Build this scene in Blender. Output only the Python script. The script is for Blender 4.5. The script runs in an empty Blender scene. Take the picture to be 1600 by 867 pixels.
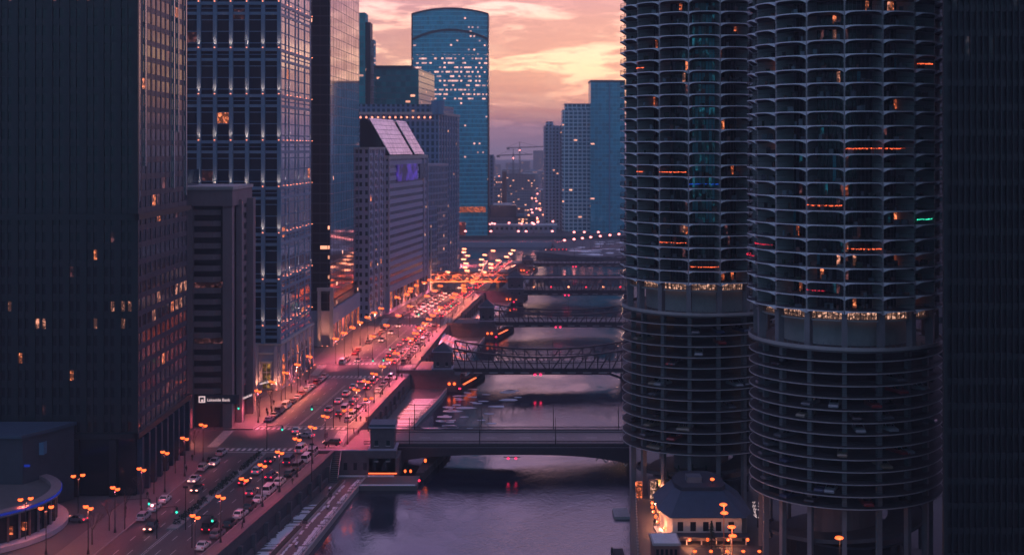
import bpy, math, random
from mathutils import Vector, Matrix
R = math.radians
rnd = random.Random(7)
S = bpy.context.scene
COL = S.collection
# ------------------------------------------------------------------ camera
EYE = 78.0
cam_d = bpy.data.cameras.new("camera"); cam = bpy.data.objects.new("camera", cam_d); COL.objects.link(cam)
cam.location = (0, 0, EYE); cam.rotation_euler = (R(90), 0, 0)
cam_d.lens = 45.0; cam_d.sensor_width = 36.0; cam_d.shift_y = -0.1258
cam_d.clip_start = 1.0; cam_d.clip_end = 60000
cam_d.dof.use_dof = True; cam_d.dof.focus_distance = 320; cam_d.dof.aperture_fstop = 0.13
S.camera = cam
S.view_settings.view_transform = 'Standard'; S.view_settings.look = 'None'
S.view_settings.exposure = 0.62; S.view_settings.gamma = 1.0
S.render.engine = 'CYCLES'
S.cycles.use_denoising = True
S.cycles.max_bounces = 5; S.cycles.diffuse_bounces = 2; S.cycles.glossy_bounces = 3
S.cycles.transmission_bounces = 2; S.cycles.volume_bounces = 0; S.cycles.transparent_max_bounces = 6
S.cycles.sample_clamp_indirect = 4.0; S.cycles.sample_clamp_direct = 0
S.cycles.use_light_tree = True
S.cycles.caustics_reflective = False; S.cycles.caustics_refractive = False
S.cycles.volume_max_steps = 64
# ------------------------------------------------------------------ world: dusk sky
SUN_EL, SUN_AZ = 1.5, 4.0      # degrees above the horizon; degrees right of straight ahead
W = bpy.data.worlds.new("World"); S.world = W; W.use_nodes = True
nt = W.node_tree; nt.nodes.clear(); L = nt.links.new
def N(t, **k):
    n = nt.nodes.new(t)
    for a, b in k.items(): setattr(n, a, b)
    return n
def M(op, a=None, b=None, c=None, clamp=False):
    n = N('ShaderNodeMath', operation=op, use_clamp=clamp)
    for i, v in enumerate((a, b, c)):
        if v is None: continue
        if isinstance(v, (int, float)): n.inputs[i].default_value = v
        else: L(v, n.inputs[i])
    return n.outputs[0]
def ramp(fac, stops, interp='LINEAR'):
    n = N('ShaderNodeValToRGB'); n.color_ramp.interpolation = interp
    el = n.color_ramp.elements
    while len(el) < len(stops): el.new(0.5)
    for e, (p, c) in zip(el, stops): e.position = p; e.color = (c[0], c[1], c[2], 1)
    L(fac, n.inputs[0]); return n.outputs[0]
def mixc(f, a, b, mode='MIX'):
    n = N('ShaderNodeMix', data_type='RGBA', blend_type=mode)
    if isinstance(f, (int, float)): n.inputs[0].default_value = f
    else: L(f, n.inputs[0])
    for i, v in ((6, a), (7, b)):
        if isinstance(v, tuple): n.inputs[i].default_value = (*v, 1)
        else: L(v, n.inputs[i])
    return n.outputs[2]
tc = N('ShaderNodeTexCoord'); sx = N('ShaderNodeSeparateXYZ'); L(tc.outputs['Generated'], sx.inputs[0])
dx, dy, dz = sx.outputs
el0 = M('MAXIMUM', dz, 0.0)
els = M('POWER', el0, 0.5)          # spreads the low sky over the ramp
def sq(v): return v ** 0.5
west = ramp(els, [(0, (.26, .20, .34)), (sq(.006), (.36, .22, .36)), (sq(.018), (.62, .28, .38)), (sq(.038), (.95, .50, .38)),
                  (sq(.062), (1.12, .64, .42)), (sq(.100), (.95, .48, .42)), (sq(.16), (1.0, .50, .68)), (sq(.28), (.44, .33, .66)),
                  (sq(.5), (.28, .25, .46)), (1, (.25, .22, .40))])
east = ramp(els, [(0, (.022, .15, .21)), (sq(.2), (.022, .14, .22)), (sq(.5), (.12, .17, .30)), (1, (.25, .22, .40))])
wf = N('ShaderNodeMapRange', interpolation_type='SMOOTHSTEP'); L(dy, wf.inputs[0]); wf.inputs[1].default_value = -0.35; wf.inputs[2].default_value = 0.95
base = mixc(wf.outputs[0], east, west)
# clouds: long thin streaks, lower than wide
ysafe = M('MAXIMUM', dy, 0.12); u = M('DIVIDE', dx, ysafe)
cv = N('ShaderNodeCombineXYZ'); L(M('MULTIPLY', u, 8.0), cv.inputs[0]); L(M('MULTIPLY', M('POWER', el0, 0.85), 34.0), cv.inputs[1])
def noise(vec, scale, detail, dist, w=0.0, rough=0.55):
    n = N('ShaderNodeTexNoise', noise_dimensions='4D'); L(vec, n.inputs['Vector']); n.inputs['W'].default_value = w
    n.inputs['Scale'].default_value = scale; n.inputs['Detail'].default_value = detail
    n.inputs['Distortion'].default_value = dist; n.inputs['Roughness'].default_value = rough
    return n.outputs['Fac']
nA = noise(cv.outputs[0], 1.3, 7, 0.8, 3.1); nB = noise(cv.outputs[0], 3.4, 8, 1.2, 8.4, 0.62)
cA = ramp(nA, [(0.43, (0, 0, 0)), (0.55, (1, 1, 1))], 'EASE'); cB = ramp(nB, [(0.46, (0, 0, 0)), (0.62, (1, 1, 1))], 'EASE')
cA = M('MULTIPLY', cA, 0.92); cB = M('MULTIPLY', cB, 0.70)
cl = M('ADD', cA, cB, clamp=True)
cl = M('MULTIPLY', cl, M('MULTIPLY', el0, 60.0, clamp=True))
cl = M('MULTIPLY', cl, wf.outputs[0])
shade = mixc(1.0, base, (.30, .23, .42), 'MULTIPLY')
sky = mixc(cl, base, shade)
nC = noise(cv.outputs[0], 2.1, 6, 0.9, 15.0)
hl = M('MULTIPLY', ramp(nC, [(0.52, (0, 0, 0)), (0.68, (1, 1, 1))], 'EASE'), M('MULTIPLY', wf.outputs[0], 0.14))
sky = mixc(hl, sky, (1.0, .74, .56))
bg = N('ShaderNodeBackground'); L(sky, bg.inputs[0]); bg.inputs[1].default_value = 1.0
st = N('ShaderNodeTexSky', sky_type='NISHITA'); st.sun_disc = False; st.sun_elevation = R(SUN_EL); st.sun_rotation = R(SUN_AZ)
st.air_density = 1.0; st.dust_density = 2.0; st.ozone_density = 3.0
bg2 = N('ShaderNodeBackground'); L(st.outputs[0], bg2.inputs[0]); bg2.inputs[1].default_value = 0.05
ad = N('ShaderNodeAddShader'); L(bg.outputs[0], ad.inputs[0]); L(bg2.outputs[0], ad.inputs[1])
wo = N('ShaderNodeOutputWorld'); L(ad.outputs[0], wo.inputs[0])
W.cycles.sampling_method = 'MANUAL'; W.cycles.sample_map_resolution = 512
# the sun has all but set beyond the far end of the river: a faint warm lamp low in the west
sl = bpy.data.lights.new("sun", 'SUN'); sl.energy = 0.12; sl.angle = R(3); sl.color = (1, .55, .42); sl.specular_factor = 0.3
so = bpy.data.objects.new("sun", sl); COL.objects.link(so)
so.rotation_euler = Vector((math.sin(R(SUN_AZ)), math.cos(R(SUN_AZ)), math.sin(R(4)))).to_track_quat('Z', 'Y').to_euler()

# ------------------------------------------------------------------ materials
def newmat(name):
    global nt, L
    m = bpy.data.materials.new(name); m.use_nodes = True
    nt = m.node_tree; nt.nodes.clear(); L = nt.links.new
    b = N('ShaderNodeBsdfPrincipled'); o = N('ShaderNodeOutputMaterial'); L(b.outputs[0], o.inputs[0])
    return m, b
def pm(name, col, rough=0.7, metal=0.0, var=0.25, scale=0.35, emit=None, es=0.0, bump=0.0, stretch=(1, 1, 1)):
    m, b = newmat(name)
    b.inputs['Roughness'].default_value = rough; b.inputs['Metallic'].default_value = metal
    if emit:
        b.inputs['Emission Color'].default_value = (*emit, 1); b.inputs['Emission Strength'].default_value = es
    g = N('ShaderNodeNewGeometry')
    mp = N('ShaderNodeMapping'); mp.inputs['Scale'].default_value = stretch; L(g.outputs['Position'], mp.inputs['Vector'])
    f = noise(mp.outputs[0], scale, 6, 0.3, 1.0, 0.65)
    f2 = noise(mp.outputs[0], scale * 9, 4, 0.0, 5.0, 0.6)
    ff = M('ADD', M('MULTIPLY', f, 0.7), M('MULTIPLY', f2, 0.3))
    c = ramp(ff, [(0.3, tuple(x * (1 - var) for x in col)), (0.7, tuple(min(1, x * (1 + var)) for x in col))])
    L(c, b.inputs['Base Color'])
    if bump:
        bp = N('ShaderNodeBump'); bp.inputs['Strength'].default_value = bump; bp.inputs['Distance'].default_value = 0.3
        L(f2, bp.inputs['Height']); L(bp.outputs[0], b.inputs['Normal'])
    return m
def em(name, col, es, vary=0.0, size=1.0):
    """something that gives off light: a lamp or a lit room behind glass (vary: patchy, as fittings seen through a window)"""
    m, b = newmat(name)
    b.inputs['Base Color'].default_value = (.02, .02, .03, 1); b.inputs['Roughness'].default_value = 0.25
    b.inputs['Emission Color'].default_value = (*col, 1); b.inputs['Emission Strength'].default_value = es
    if vary:
        g = N('ShaderNodeNewGeometry'); f = noise(g.outputs['Position'], size, 3, 0.6, 2.0, 0.7)
        c = ramp(f, [(0.50, (.05, .05, .05)), (0.66, (1, 1, 1))])
        L(M('MULTIPLY', c, es), b.inputs['Emission Strength'])
    m['light'] = 1
    return m
def glass(name, col, rough=0.06, metal=0.0, ior=1.55, wav=0.02):
    m, b = newmat(name)
    b.inputs['Base Color'].default_value = (*col, 1); b.inputs['Roughness'].default_value = rough
    b.inputs['Metallic'].default_value = metal; b.inputs['IOR'].default_value = ior
    if wav:
        g = N('ShaderNodeNewGeometry'); f = noise(g.outputs['Position'], 0.35, 3, 0.0, 2.0)
        bp = N('ShaderNodeBump'); bp.inputs['Strength'].default_value = wav * 10; bp.inputs['Distance'].default_value = 0.15
        L(f, bp.inputs['Height']); L(bp.outputs[0], b.inputs['Normal'])
    return m
def curtain(name, bw, fh, lw, lh, gcol, lcol, lit=0.05, litcol=(1, .40, .24), les=1.0, metal=0.5, rough=0.12, zoff=0.0, cw=1.0, band=None, seed=0.0, cl=0.5):
    """glazed or windowed wall: mullions every bw metres, floors every fh metres, some rooms lit"""
    m, b = newmat(name)
    g = N('ShaderNodeNewGeometry'); s = N('ShaderNodeSeparateXYZ'); L(g.outputs['Position'], s.inputs[0])
    uu = M('ADD', M('ADD', s.outputs[0], s.outputs[1]), 5000.0); zz = M('ADD', s.outputs[2], 100.0 + zoff)
    ub = M('DIVIDE', uu, bw); zb = M('DIVIDE', zz, fh)
    fu = M('FRACT', ub); fz = M('FRACT', zb)
    line = M('MAXIMUM', M('LESS_THAN', fu, lw), M('LESS_THAN', fz, lh))
    up = N('ShaderNodeSeparateXYZ'); L(g.outputs['Normal'], up.inputs[0])
    isroof = M('GREATER_THAN', up.outputs[2], 0.9)
    line = M('MAXIMUM', line, isroof)
    cvx = N('ShaderNodeCombineXYZ'); L(M('FLOOR', M('DIVIDE', ub, cw)), cvx.inputs[0]); L(M('FLOOR', zb), cvx.inputs[1]); cvx.inputs[2].default_value = seed
    wn = N('ShaderNodeTexWhiteNoise', noise_dimensions='3D'); L(cvx.outputs[0], wn.inputs['Vector'])
    r1 = wn.outputs['Value']; sc = N('ShaderNodeSeparateColor'); L(wn.outputs['Color'], sc.inputs[0])
    clus = noise(g.outputs['Position'], 0.03, 2, 0.0, seed + 2)
    thr = M('MULTIPLY', ramp(clus, [(cl - 0.08, (.15, .15, .15)), (cl + 0.12, (1, 1, 1))]), lit)
    if band:
        inb = M('MULTIPLY', M('GREATER_THAN', s.outputs[2], band[0]), M('LESS_THAN', s.outputs[2], band[1]))
        thr = M('ADD', thr, M('MULTIPLY', inb, band[2]))
    mid = M('MULTIPLY', M('GREATER_THAN', fz, .45), M('LESS_THAN', fz, .80)); on = M('MULTIPLY', M('MULTIPLY', M('LESS_THAN', r1, thr), mid), M('SUBTRACT', 1.0, line))
    tone = mixc(sc.outputs[1], tuple(x * 0.75 for x in gcol), tuple(x * 1.25 for x in gcol))
    L(mixc(line, tone, lcol), b.inputs['Base Color'])
    L(M('MULTIPLY', M('SUBTRACT', 1.0, line), metal), b.inputs['Metallic'])
    L(M('ADD', M('MULTIPLY', line, 0.5), rough), b.inputs['Roughness'])
    b.inputs['Emission Color'].default_value = (*litcol, 1)
    L(M('MULTIPLY', on, M('MULTIPLY', M('ADD', 0.3, sc.outputs[2]), les)), b.inputs['Emission Strength'])
    return m

MT = {}
MT['asphalt'] = pm('asphalt', (.072, .066, .070), 0.45, var=0.50, scale=0.16, stretch=(1, .16, 1))
MT['pave'] = pm('paving', (.10, .092, .095), 0.6, var=0.25, scale=0.12)
MT['kerb'] = pm('kerb_stone', (.26, .24, .24), 0.7)
MT['paint'] = pm('road_paint', (.62, .58, .56), 0.6, var=0.35, scale=0.8)
MT['land'] = pm('ground', (.09, .085, .10), 0.9, var=0.5, scale=0.01)
MT['concrete'] = pm('pale_concrete', (.40, .36, .37), 0.75, var=0.18)
MT['concrete_d'] = pm('brown_concrete', (.23, .165, .185), 0.8, var=0.2, scale=0.2, stretch=(1, 1, .3))
MT['stone'] = pm('limestone', (.36, .33, .42), 0.75, var=0.15)
MT['stone_dark_skylit'] = pm('dark_granite_skylit', (.018, .036, .07), 0.5, var=0.15)  # granite of the dark tower's river side, bluer skylight put into the colour
MT['stone_blue'] = pm('grey_granite', (.11, .23, .36), 0.5, var=0.15)
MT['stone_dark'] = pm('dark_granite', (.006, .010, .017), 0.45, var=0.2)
MT['pier_stone'] = pm('rusticated_stone', (.11, .09, .105), 0.85, var=0.3, scale=0.6, bump=0.3)
MT['snow'] = pm('snow', (.68, .70, .76), 0.8, var=0.12, scale=1.2, bump=0.4)
MT['ice'] = pm('ice', (.45, .50, .60), 0.35, var=0.2, scale=1.0)
MT['steel'] = pm('dark_red_brown_steel', (.055, .036, .048), 0.5, metal=0.2, var=0.25)
MT['steel_pale'] = pm('grey_steel', (.22, .22, .26), 0.45, metal=0.4)
MT['bright_metal'] = pm('polished_metal', (.85, .80, .82), 0.22, metal=.9, var=.1)
MT['steel_or'] = pm('red_painted_steel', (.55, .16, .09), 0.55)
MT['pole'] = pm('dark_pole', (.03, .03, .035), 0.5, metal=0.3)
MT['timber'] = pm('wet_timber', (.045, .035, .04), 0.8, var=0.4, scale=1.5)
MT['ibm'] = pm('black_anodised_metal', (.010, .010, .013), 0.55, metal=0.0, var=0.15)
MT['ibm_glass'] = glass('bronze_glass', (.012, .011, .015), 0.35, ior=1.3)
MT['gl_dark'] = glass('dark_window_glass', (.012, .016, .024), 0.08)
MT['brown_glass'] = pm('brown_glass', (.035, .028, .04), 0.3)
MT['gl_blue'] = glass('blue_window_glass', (.035, .07, .12), 0.08, metal=0.6)
MT['gl_mirror'] = glass('mirror_glass', (.55, .55, .62), 0.05, metal=0.85)
MT['gl_apt'] = glass('apartment_glass', (.010, .018, .028), 0.1, ior=1.4)
MT['blind'] = pm('window_blind', (.16, .15, .19), 0.8)
MT['gl_apt_sky'] = glass('apartment_glass_sky_tint', (.05, .34, .46), 0.2, metal=0.1)  # teal sky reflection put into the glass colour
MT['roof_blue'] = pm('blue_slate_roof', (.045, .075, .12), 0.5, var=0.2, scale=0.8)
MT['roof_dark'] = pm('dark_roofing', (.045, .05, .07), 0.7)
MT['white_wall'] = pm('white_siding', (.62, .56, .52), 0.7, var=0.1)
MT['brick'] = pm('red_brick', (.20, .09, .08), 0.85, var=0.25, scale=2.0)
MT['hedge'] = pm('evergreen_hedge', (.025, .04, .03), 0.9, var=0.5, scale=3)
MT['leaf'] = pm('evergreen_leaf', (.03, .05, .035), 0.8, var=0.5, scale=3)
MT['bark'] = pm('bark', (.06, .045, .045), 0.9)
MT['lamp_on'] = em('lamp_glass_lit', (1.0, .11, .022), 2.2)
MT['lamp_far'] = em('far_lamp_glass_lit', (1.0, .27, .13), 3.6)
MT['lamp_pink'] = em('far_lamp_glass_pink', (1.0, .25, .24), 3.6)
MT['up_on'] = em('uplight_lens_lit', (1.0, .26, .14), 2.2)
MT['head_on'] = em('headlight_lit', (1.0, .36, .28), 2.4)
MT['tail_on'] = em('taillight_lit', (1.0, .02, .05), 2.2)
MT['green_on'] = em('green_signal_lit', (.03, .75, .42), 1.6)
MT['red_on'] = em('red_lamp_lit', (1.0, .02, .10), 1.8)
MT['entrance_glow'] = em('entrance_glass_glow', (1.0, .48, .10), .55, vary=1, size=.6)
MT['blue_on'] = em('blue_light_strip', (.015, .06, .8), 0.20)
MT['blue_dim'] = em('blue_led_rail', (.01, .12, 1.0), 0.5)
MT['purple_on'] = em('violet_screen', (.10, .04, .60), 0.42, vary=1, size=.07)
MT['sign_on'] = em('white_sign_lit', (1.0, .72, .74), 0.5)
MT['sign_yel'] = em('yellow_sign_lit', (1.0, .55, .10), 0.8)
MT['warm_room'] = em('warm_lit_room', (1.0, .25, .10), 1.5, vary=1, size=1.1)
MT['warm_room2'] = em('amber_lit_room', (1.0, .20, .07), 1.3, vary=1, size=0.9)
MT['pale_room'] = em('pale_lit_room', (1.0, .38, .24), .8, vary=1, size=0.8)
MT['dim_room'] = em('dim_lit_room', (.60, .20, .20), 0.22, vary=1, size=0.5)
MT['teal_room_sky'] = em('teal_room_sky_glow', (.03, .28, .42), 0.26, vary=1, size=0.5)  # glow for teal rooms and for sky reflection painted into bay panes
MT['band_room'] = em('lit_glazed_floor', (1.0, .50, .34), 1.1, vary=1, size=1.6)
MT['glow_hall'] = em('lit_hall_glazing', (1.0, .16, .10), .8, vary=1, size=0.15)
MT['string_or'] = em('orange_string_light', (1.0, .13, .04), 1.7)
MT['string_red'] = em('red_string_light', (1.0, .03, .08), .7)
MT['string_warm'] = em('warm_string_light', (1.0, .40, .16), 1.4)
MT['rubber'] = pm('tyre_rubber', (.02, .02, .02), 0.9, var=0)
MT['car_glass'] = glass('car_glass', (.01, .012, .016), 0.05, wav=0)
for cn, cc in (('white', (.62, .62, .64)), ('silver', (.38, .38, .42)), ('black', (.018, .018, .022)), ('grey', (.13, .13, .15)),
               ('red', (.35, .03, .03)), ('dark blue', (.03, .05, .12)), ('tan', (.30, .24, .18))):
    m, b = newmat(cn.replace(' ', '_') + '_car_paint'); b.inputs['Base Color'].default_value = (*cc, 1)
    b.inputs['Roughness'].default_value = 0.28; b.inputs['Coat Weight'].default_value = 0.6; b.inputs['Metallic'].default_value = 0.1
    MT['car ' + cn] = m
MT['coat_dark'] = pm('dark_coat', (.03, .03, .04), 0.9); MT['skin'] = pm('skin', (.35, .2, .15), 0.6)
# water
m, b = newmat('river_water'); MT['water'] = m
b.inputs['Base Color'].default_value = (.010, .014, .030, 1); b.inputs['IOR'].default_value = 2.9; b.inputs['Roughness'].default_value = 0.05
g = N('ShaderNodeNewGeometry')
mp = N('ShaderNodeMapping'); mp.inputs['Scale'].default_value = (1, .7, 1); L(g.outputs['Position'], mp.inputs['Vector'])
w1 = noise(mp.outputs[0], 1.6, 4, 0.4, 0.0, 0.6); w2 = noise(mp.outputs[0], 0.35, 3, 0.3, 4.0)
calm = noise(mp.outputs[0], 0.022, 4, 0.6, 9.0, 0.6)
cr = ramp(calm, [(0.42, (.12, .12, .12)), (0.60, (1, 1, 1))])
hh = M('ADD', M('MULTIPLY', w1, 0.9), M('MULTIPLY', w2, 0.9))
bp = N('ShaderNodeBump'); bp.inputs['Distance'].default_value = 0.35; L(M('MULTIPLY', cr, 0.42), bp.inputs['Strength'])
L(hh, bp.inputs['Height']); L(bp.outputs[0], b.inputs['Normal'])
L(M('ADD', 0.03, M('MULTIPLY', cr, 0.10)), b.inputs['Roughness'])

# ------------------------------------------------------------------ mesh helpers
class MB:
    def __init__(s): s.v = []; s.f = []; s.m = []
    def add(s, vs, fs, mi=0):
        o = len(s.v); s.v += [tuple(v) for v in vs]; s.f += [tuple(i + o for i in f) for f in fs]; s.m += [mi] * len(fs); return s
    def box(s, x0, x1, y0, y1, z0, z1, mi=0):
        return s.add([(x0, y0, z0), (x1, y0, z0), (x1, y1, z0), (x0, y1, z0), (x0, y0, z1), (x1, y0, z1), (x1, y1, z1), (x0, y1, z1)],
                     [(0, 3, 2, 1), (4, 5, 6, 7), (0, 1, 5, 4), (1, 2, 6, 5), (2, 3, 7, 6), (3, 0, 4, 7)], mi)
    def ob(s, P, u, n, a0, a1, b0, b1, z0, z1, mi=0):
        """box in a wall frame: a along u, b outwards along n"""
        c = lambda a, b, z: (P[0] + u[0] * a + n[0] * b, P[1] + u[1] * a + n[1] * b, z)
        return s.add([c(a0, b1, z0), c(a1, b1, z0), c(a1, b0, z0), c(a0, b0, z0), c(a0, b1, z1), c(a1, b1, z1), c(a1, b0, z1), c(a0, b0, z1)],
                     [(0, 3, 2, 1), (4, 5, 6, 7), (0, 1, 5, 4), (1, 2, 6, 5), (2, 3, 7, 6), (3, 0, 4, 7)], mi)
    def prism(s, poly, z0, z1, mi=0, top=None):
        """poly counter-clockwise seen from above; top: optional other outline"""
        n = len(poly); tp = top or poly
        vs = [(x, y, z0) for x, y in poly] + [(x, y, z1) for x, y in tp]
        return s.add(vs, [tuple(range(n - 1, -1, -1)), tuple(range(n, 2 * n))] + [(i, (i + 1) % n, n + (i + 1) % n, n + i) for i in range(n)], mi)
    def cyl(s, x, y, r0, z0, z1, r1=None, n=10, mi=0):
        r1 = r0 if r1 is None else r1
        p = lambda r: [(x + r * math.cos(2 * math.pi * i / n), y + r * math.sin(2 * math.pi * i / n)) for i in range(n)]
        return s.prism(p(r0), z0, z1, mi, p(max(r1, 1e-3)))
    def bar(s, p, q, w=0.3, h=None, mi=0):
        p = Vector(p); q = Vector(q); d = (q - p)
        if d.length < 1e-6: return s
        d.normalize(); h = h or w
        a = d.cross(Vector((0, 0, 1)))
        if a.length < 1e-3: a = Vector((1, 0, 0))
        a.normalize(); b = a.cross(d); a = a * w / 2; b = b * h / 2
        vs = [p - a - b, p + a - b, p + a + b, p - a + b, q - a - b, q + a - b, q + a + b, q - a + b]
        return s.add(vs, [(0, 1, 2, 3), (7, 6, 5, 4), (0, 4, 5, 1), (1, 5, 6, 2), (2, 6, 7, 3), (3, 7, 4, 0)], mi)
    def ell(s, x, y, z, rx, ry, rz, n=10, k=6, mi=0):
        vs = [(x, y, z - rz)]
        for j in range(1, k):
            t = math.pi * j / k
            for i in range(n):
                a = 2 * math.pi * i / n
                vs.append((x + rx * math.sin(t) * math.cos(a), y + ry * math.sin(t) * math.sin(a), z - rz * math.cos(t)))
        vs.append((x, y, z + rz)); fs = []
        for i in range(n):
            fs.append((0, 1 + (i + 1) % n, 1 + i))
            for j in range(k - 2):
                a = 1 + j * n; b2 = a + n
                fs.append((a + i, a + (i + 1) % n, b2 + (i + 1) % n, b2 + i))
            a = 1 + (k - 2) * n; fs.append((a + i, a + (i + 1) % n, len(vs) - 1))
        return s.add(vs, fs, mi)
    def mesh(s, name, mats, off=(0, 0, 0), smooth=False):
        me = bpy.data.meshes.new(name)
        me.from_pydata([(x - off[0], y - off[1], z - off[2]) for x, y, z in s.v], [], s.f)
        for m in (mats if isinstance(mats, (list, tuple)) else [mats]): me.materials.append(MT[m] if isinstance(m, str) else m)
        if any(s.m): me.polygons.foreach_set('material_index', s.m)
        if smooth: me.polygons.foreach_set('use_smooth', [True] * len(s.f))
        me.update(); return me
    def build(s, name, mats, parent=None, smooth=False, kind=None, label=None):
        off = parent_loc(parent)
        o = bpy.data.objects.new(name, s.mesh(name, mats, off, smooth)); COL.objects.link(o)
        if parent is not None: o.parent = parent
        if kind: o['kind'] = kind
        if label: o['label'] = label
        return o
def parent_loc(p):
    v = Vector((0, 0, 0))
    while p is not None: v += p.location; p = p.parent
    return tuple(v)
def thing(name, label, cat, loc=(0, 0, 0), group=None, rz=0.0):
    o = bpy.data.objects.new(name, None); COL.objects.link(o); o.location = loc; o.rotation_euler = (0, 0, rz)
    o.empty_display_size = 1.0
    o['label'] = label; o['category'] = cat
    if group: o['group'] = group
    return o
def tag(o, label, cat, group=None):
    o['label'] = label; o['category'] = cat
    if group: o['group'] = group
    return o
def structure(mb, name, mats, smooth=False): return mb.build(name, mats, None, smooth, kind='structure')
def copy_tree(o, parent=None):
    c = o.copy(); COL.objects.link(c); c.parent = parent
    for ch in o.children: copy_tree(ch, c)
    return c
ONES = ['', 'first', 'second', 'third', 'fourth', 'fifth', 'sixth', 'seventh', 'eighth', 'ninth', 'tenth', 'eleventh', 'twelfth', 'thirteenth',
        'fourteenth', 'fifteenth', 'sixteenth', 'seventeenth', 'eighteenth', 'nineteenth']
TENS = ['', '', 'twent', 'thirt', 'fort', 'fift', 'sixt', 'sevent', 'eight', 'ninet']
def ordn(n):
    if n < 20: return ONES[n]
    return TENS[n // 10] + ('ieth' if n % 10 == 0 else 'y-' + ONES[n % 10])
def interp(tab, y):
    if y <= tab[0][0]:
        (a, p), (b2, q) = tab[0], tab[1]
    elif y >= tab[-1][0]:
        (a, p), (b2, q) = tab[-2], tab[-1]
    else:
        for (a, p), (b2, q) in zip(tab, tab[1:]):
            if a <= y <= b2: break
    return p + (q - p) * (y - a) / (b2 - a)
XR = [(60, -79), (245, -56), (313, -47), (373, -41), (433, -36), (561, -28), (650, -19), (732, -11), (830, 0), (905, 11)]       # parapet above the river
XB = [(60, -96), (287, -84), (333, -84), (413, -75), (460, -72), (571, -70), (604, -59.5), (699, -46), (750, -32), (940, -40)]   # building line
XL = [(60, -92), (250, -80), (333, -75), (364, -71), (448, -64), (520, -58), (604, -51), (699, -38), (750, -26), (930, -31)]     # kerb below the buildings
XN = [(60, 5), (200, 19), (266, 24.6), (361, 33), (450, 42.5), (700, 66), (870, 82), (935, 88)]                                    # north quay
XQ = [(60, -64), (266, -42.5), (317, -38), (392, -29), (430, -24), (545, -14), (690, -1), (860, 14), (905, 20)]                   # south quay, river level
WATER = -6.5
def px(pxx, d): return (pxx - 800) / 2000 * d
def pz(pyy, d): return EYE - (pyy - 232) / 2000 * d
UNIT = {}
def unit_box(mat):
    if mat not in UNIT: UNIT[mat] = MB().box(-.5, .5, -.5, .5, 0, 1).mesh('pane', mat)
    return UNIT[mat]
def place_panes(root, lst, name='window', limit=100, mats=None):
    """lst: (x, y, z, angle, w, t, h, mat): the nearest ones each a part, the rest one part"""
    lst = sorted(lst, key=lambda q: (q[0] ** 2 + q[1] ** 2 + (q[2] - EYE) ** 2) ** .5 / max(q[4], .1) * 0.3 ** (0 if q[7] in ('gl_dark',) else 0))
    off = Vector(parent_loc(root))
    for x, y, z, a, w, t, h, mt in lst[:limit]:
        o = bpy.data.objects.new(name, unit_box(mt)); COL.objects.link(o); o.parent = root
        o.location = Vector((x, y, z)) - off; o.rotation_euler = (0, 0, a); o.scale = (w, t, h)
    rest = lst[limit:]
    if rest:
        names = sorted({q[7] for q in rest}); mb = MB()
        for x, y, z, a, w, t, h, mt in rest:
            c, s_ = math.cos(a), math.sin(a)
            mb.ob((x, y), (c, s_), (-s_, c), -w / 2, w / 2, -t / 2, t / 2, z, z + h, names.index(mt))
        mb.build(name, names, root, kind='stuff')
def facade(mb, lst, P, u, n, Wd, z0, z1, nb, nf, pw, sh, dep, lit=0.05, litm=('warm_room', 'dim_room'), dark='gl_dark', frame_skip=(), ends=True, mi=0, proud=0.06):
    bw = Wd / nb; fh = (z1 - z0) / nf; a = math.atan2(u[1], u[0])
    for i in range(nb + 1):
        if not ends and i in (0, nb): continue
        c = i * bw; mb.ob(P, u, n, max(0, c - pw / 2), min(Wd, c + pw / 2), 0, dep, z0, z1, mi)
    for j in range(nf + 1):
        z = z0 + j * fh; mb.ob(P, u, n, .003, Wd - .003, 0, dep * .72, max(z0, z - sh / 2) + .003, min(z1, z + sh / 2) - .003, mi)
    for i in range(nb):
        for j in range(nf):
            c = (i + .5) * bw; m_ = rnd.choice(litm) if rnd.random() < lit else dark
            lst.append((P[0] + u[0] * c + n[0] * proud, P[1] + u[1] * c + n[1] * proud, z0 + j * fh + sh / 2 + .01, a, bw - pw - .02, .1, fh - sh - .02, m_))
# ------------------------------------------------------------------ water and land
structure(MB().add([(-7000, -1500, WATER), (7000, -1500, WATER), (7000, 9000, WATER), (-7000, 9000, WATER)], [(0, 1, 2, 3)]), 'river_water', 'water')
ys = [60, 100, 150, 200, 245, 280, 313, 345, 373, 400, 433, 500, 561, 600, 650, 700, 732, 780, 830, 870, 888]
south = [(-4000, -400), (interp(XR, 60) - 4, -400)] + [(interp(XR, y), y) for y in ys] + [(6, 891), (-36, 905), (-90, 960), (-400, 1330), (-5000, 6000), (-6000, -400)]
structure(MB().prism(south, -9, 0), 'south_bank_ground', 'land')
north = [(-10, -400), (3000, -400), (3000, 936), (interp(XN, 930) + 6, 936)] + [(interp(XN, y), y) for y in reversed([200, 266, 300, 330, 361, 400, 450, 550, 700, 870, 925])]
structure(MB().prism(north, -9, 0.6), 'north_bank_ground', 'pave')
far = [(-100, 1097), (34, 1094), (36, 1045), (19, 1000), (46, 962), (96, 937), (3000, 937), (6900, 8900), (-6900, 8900), (-5000, 6300), (-430, 1420)]
structure(MB().prism(far, -9, -2.6), 'west_bank_ground', 'land')
structure(MB().prism([(-140, 1142), (3000, 1142), (6900, 8900), (-6900, 8900), (-5000, 6300), (-460, 1470)], -2.597, 0.0), 'west_city_ground', 'land')
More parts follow.
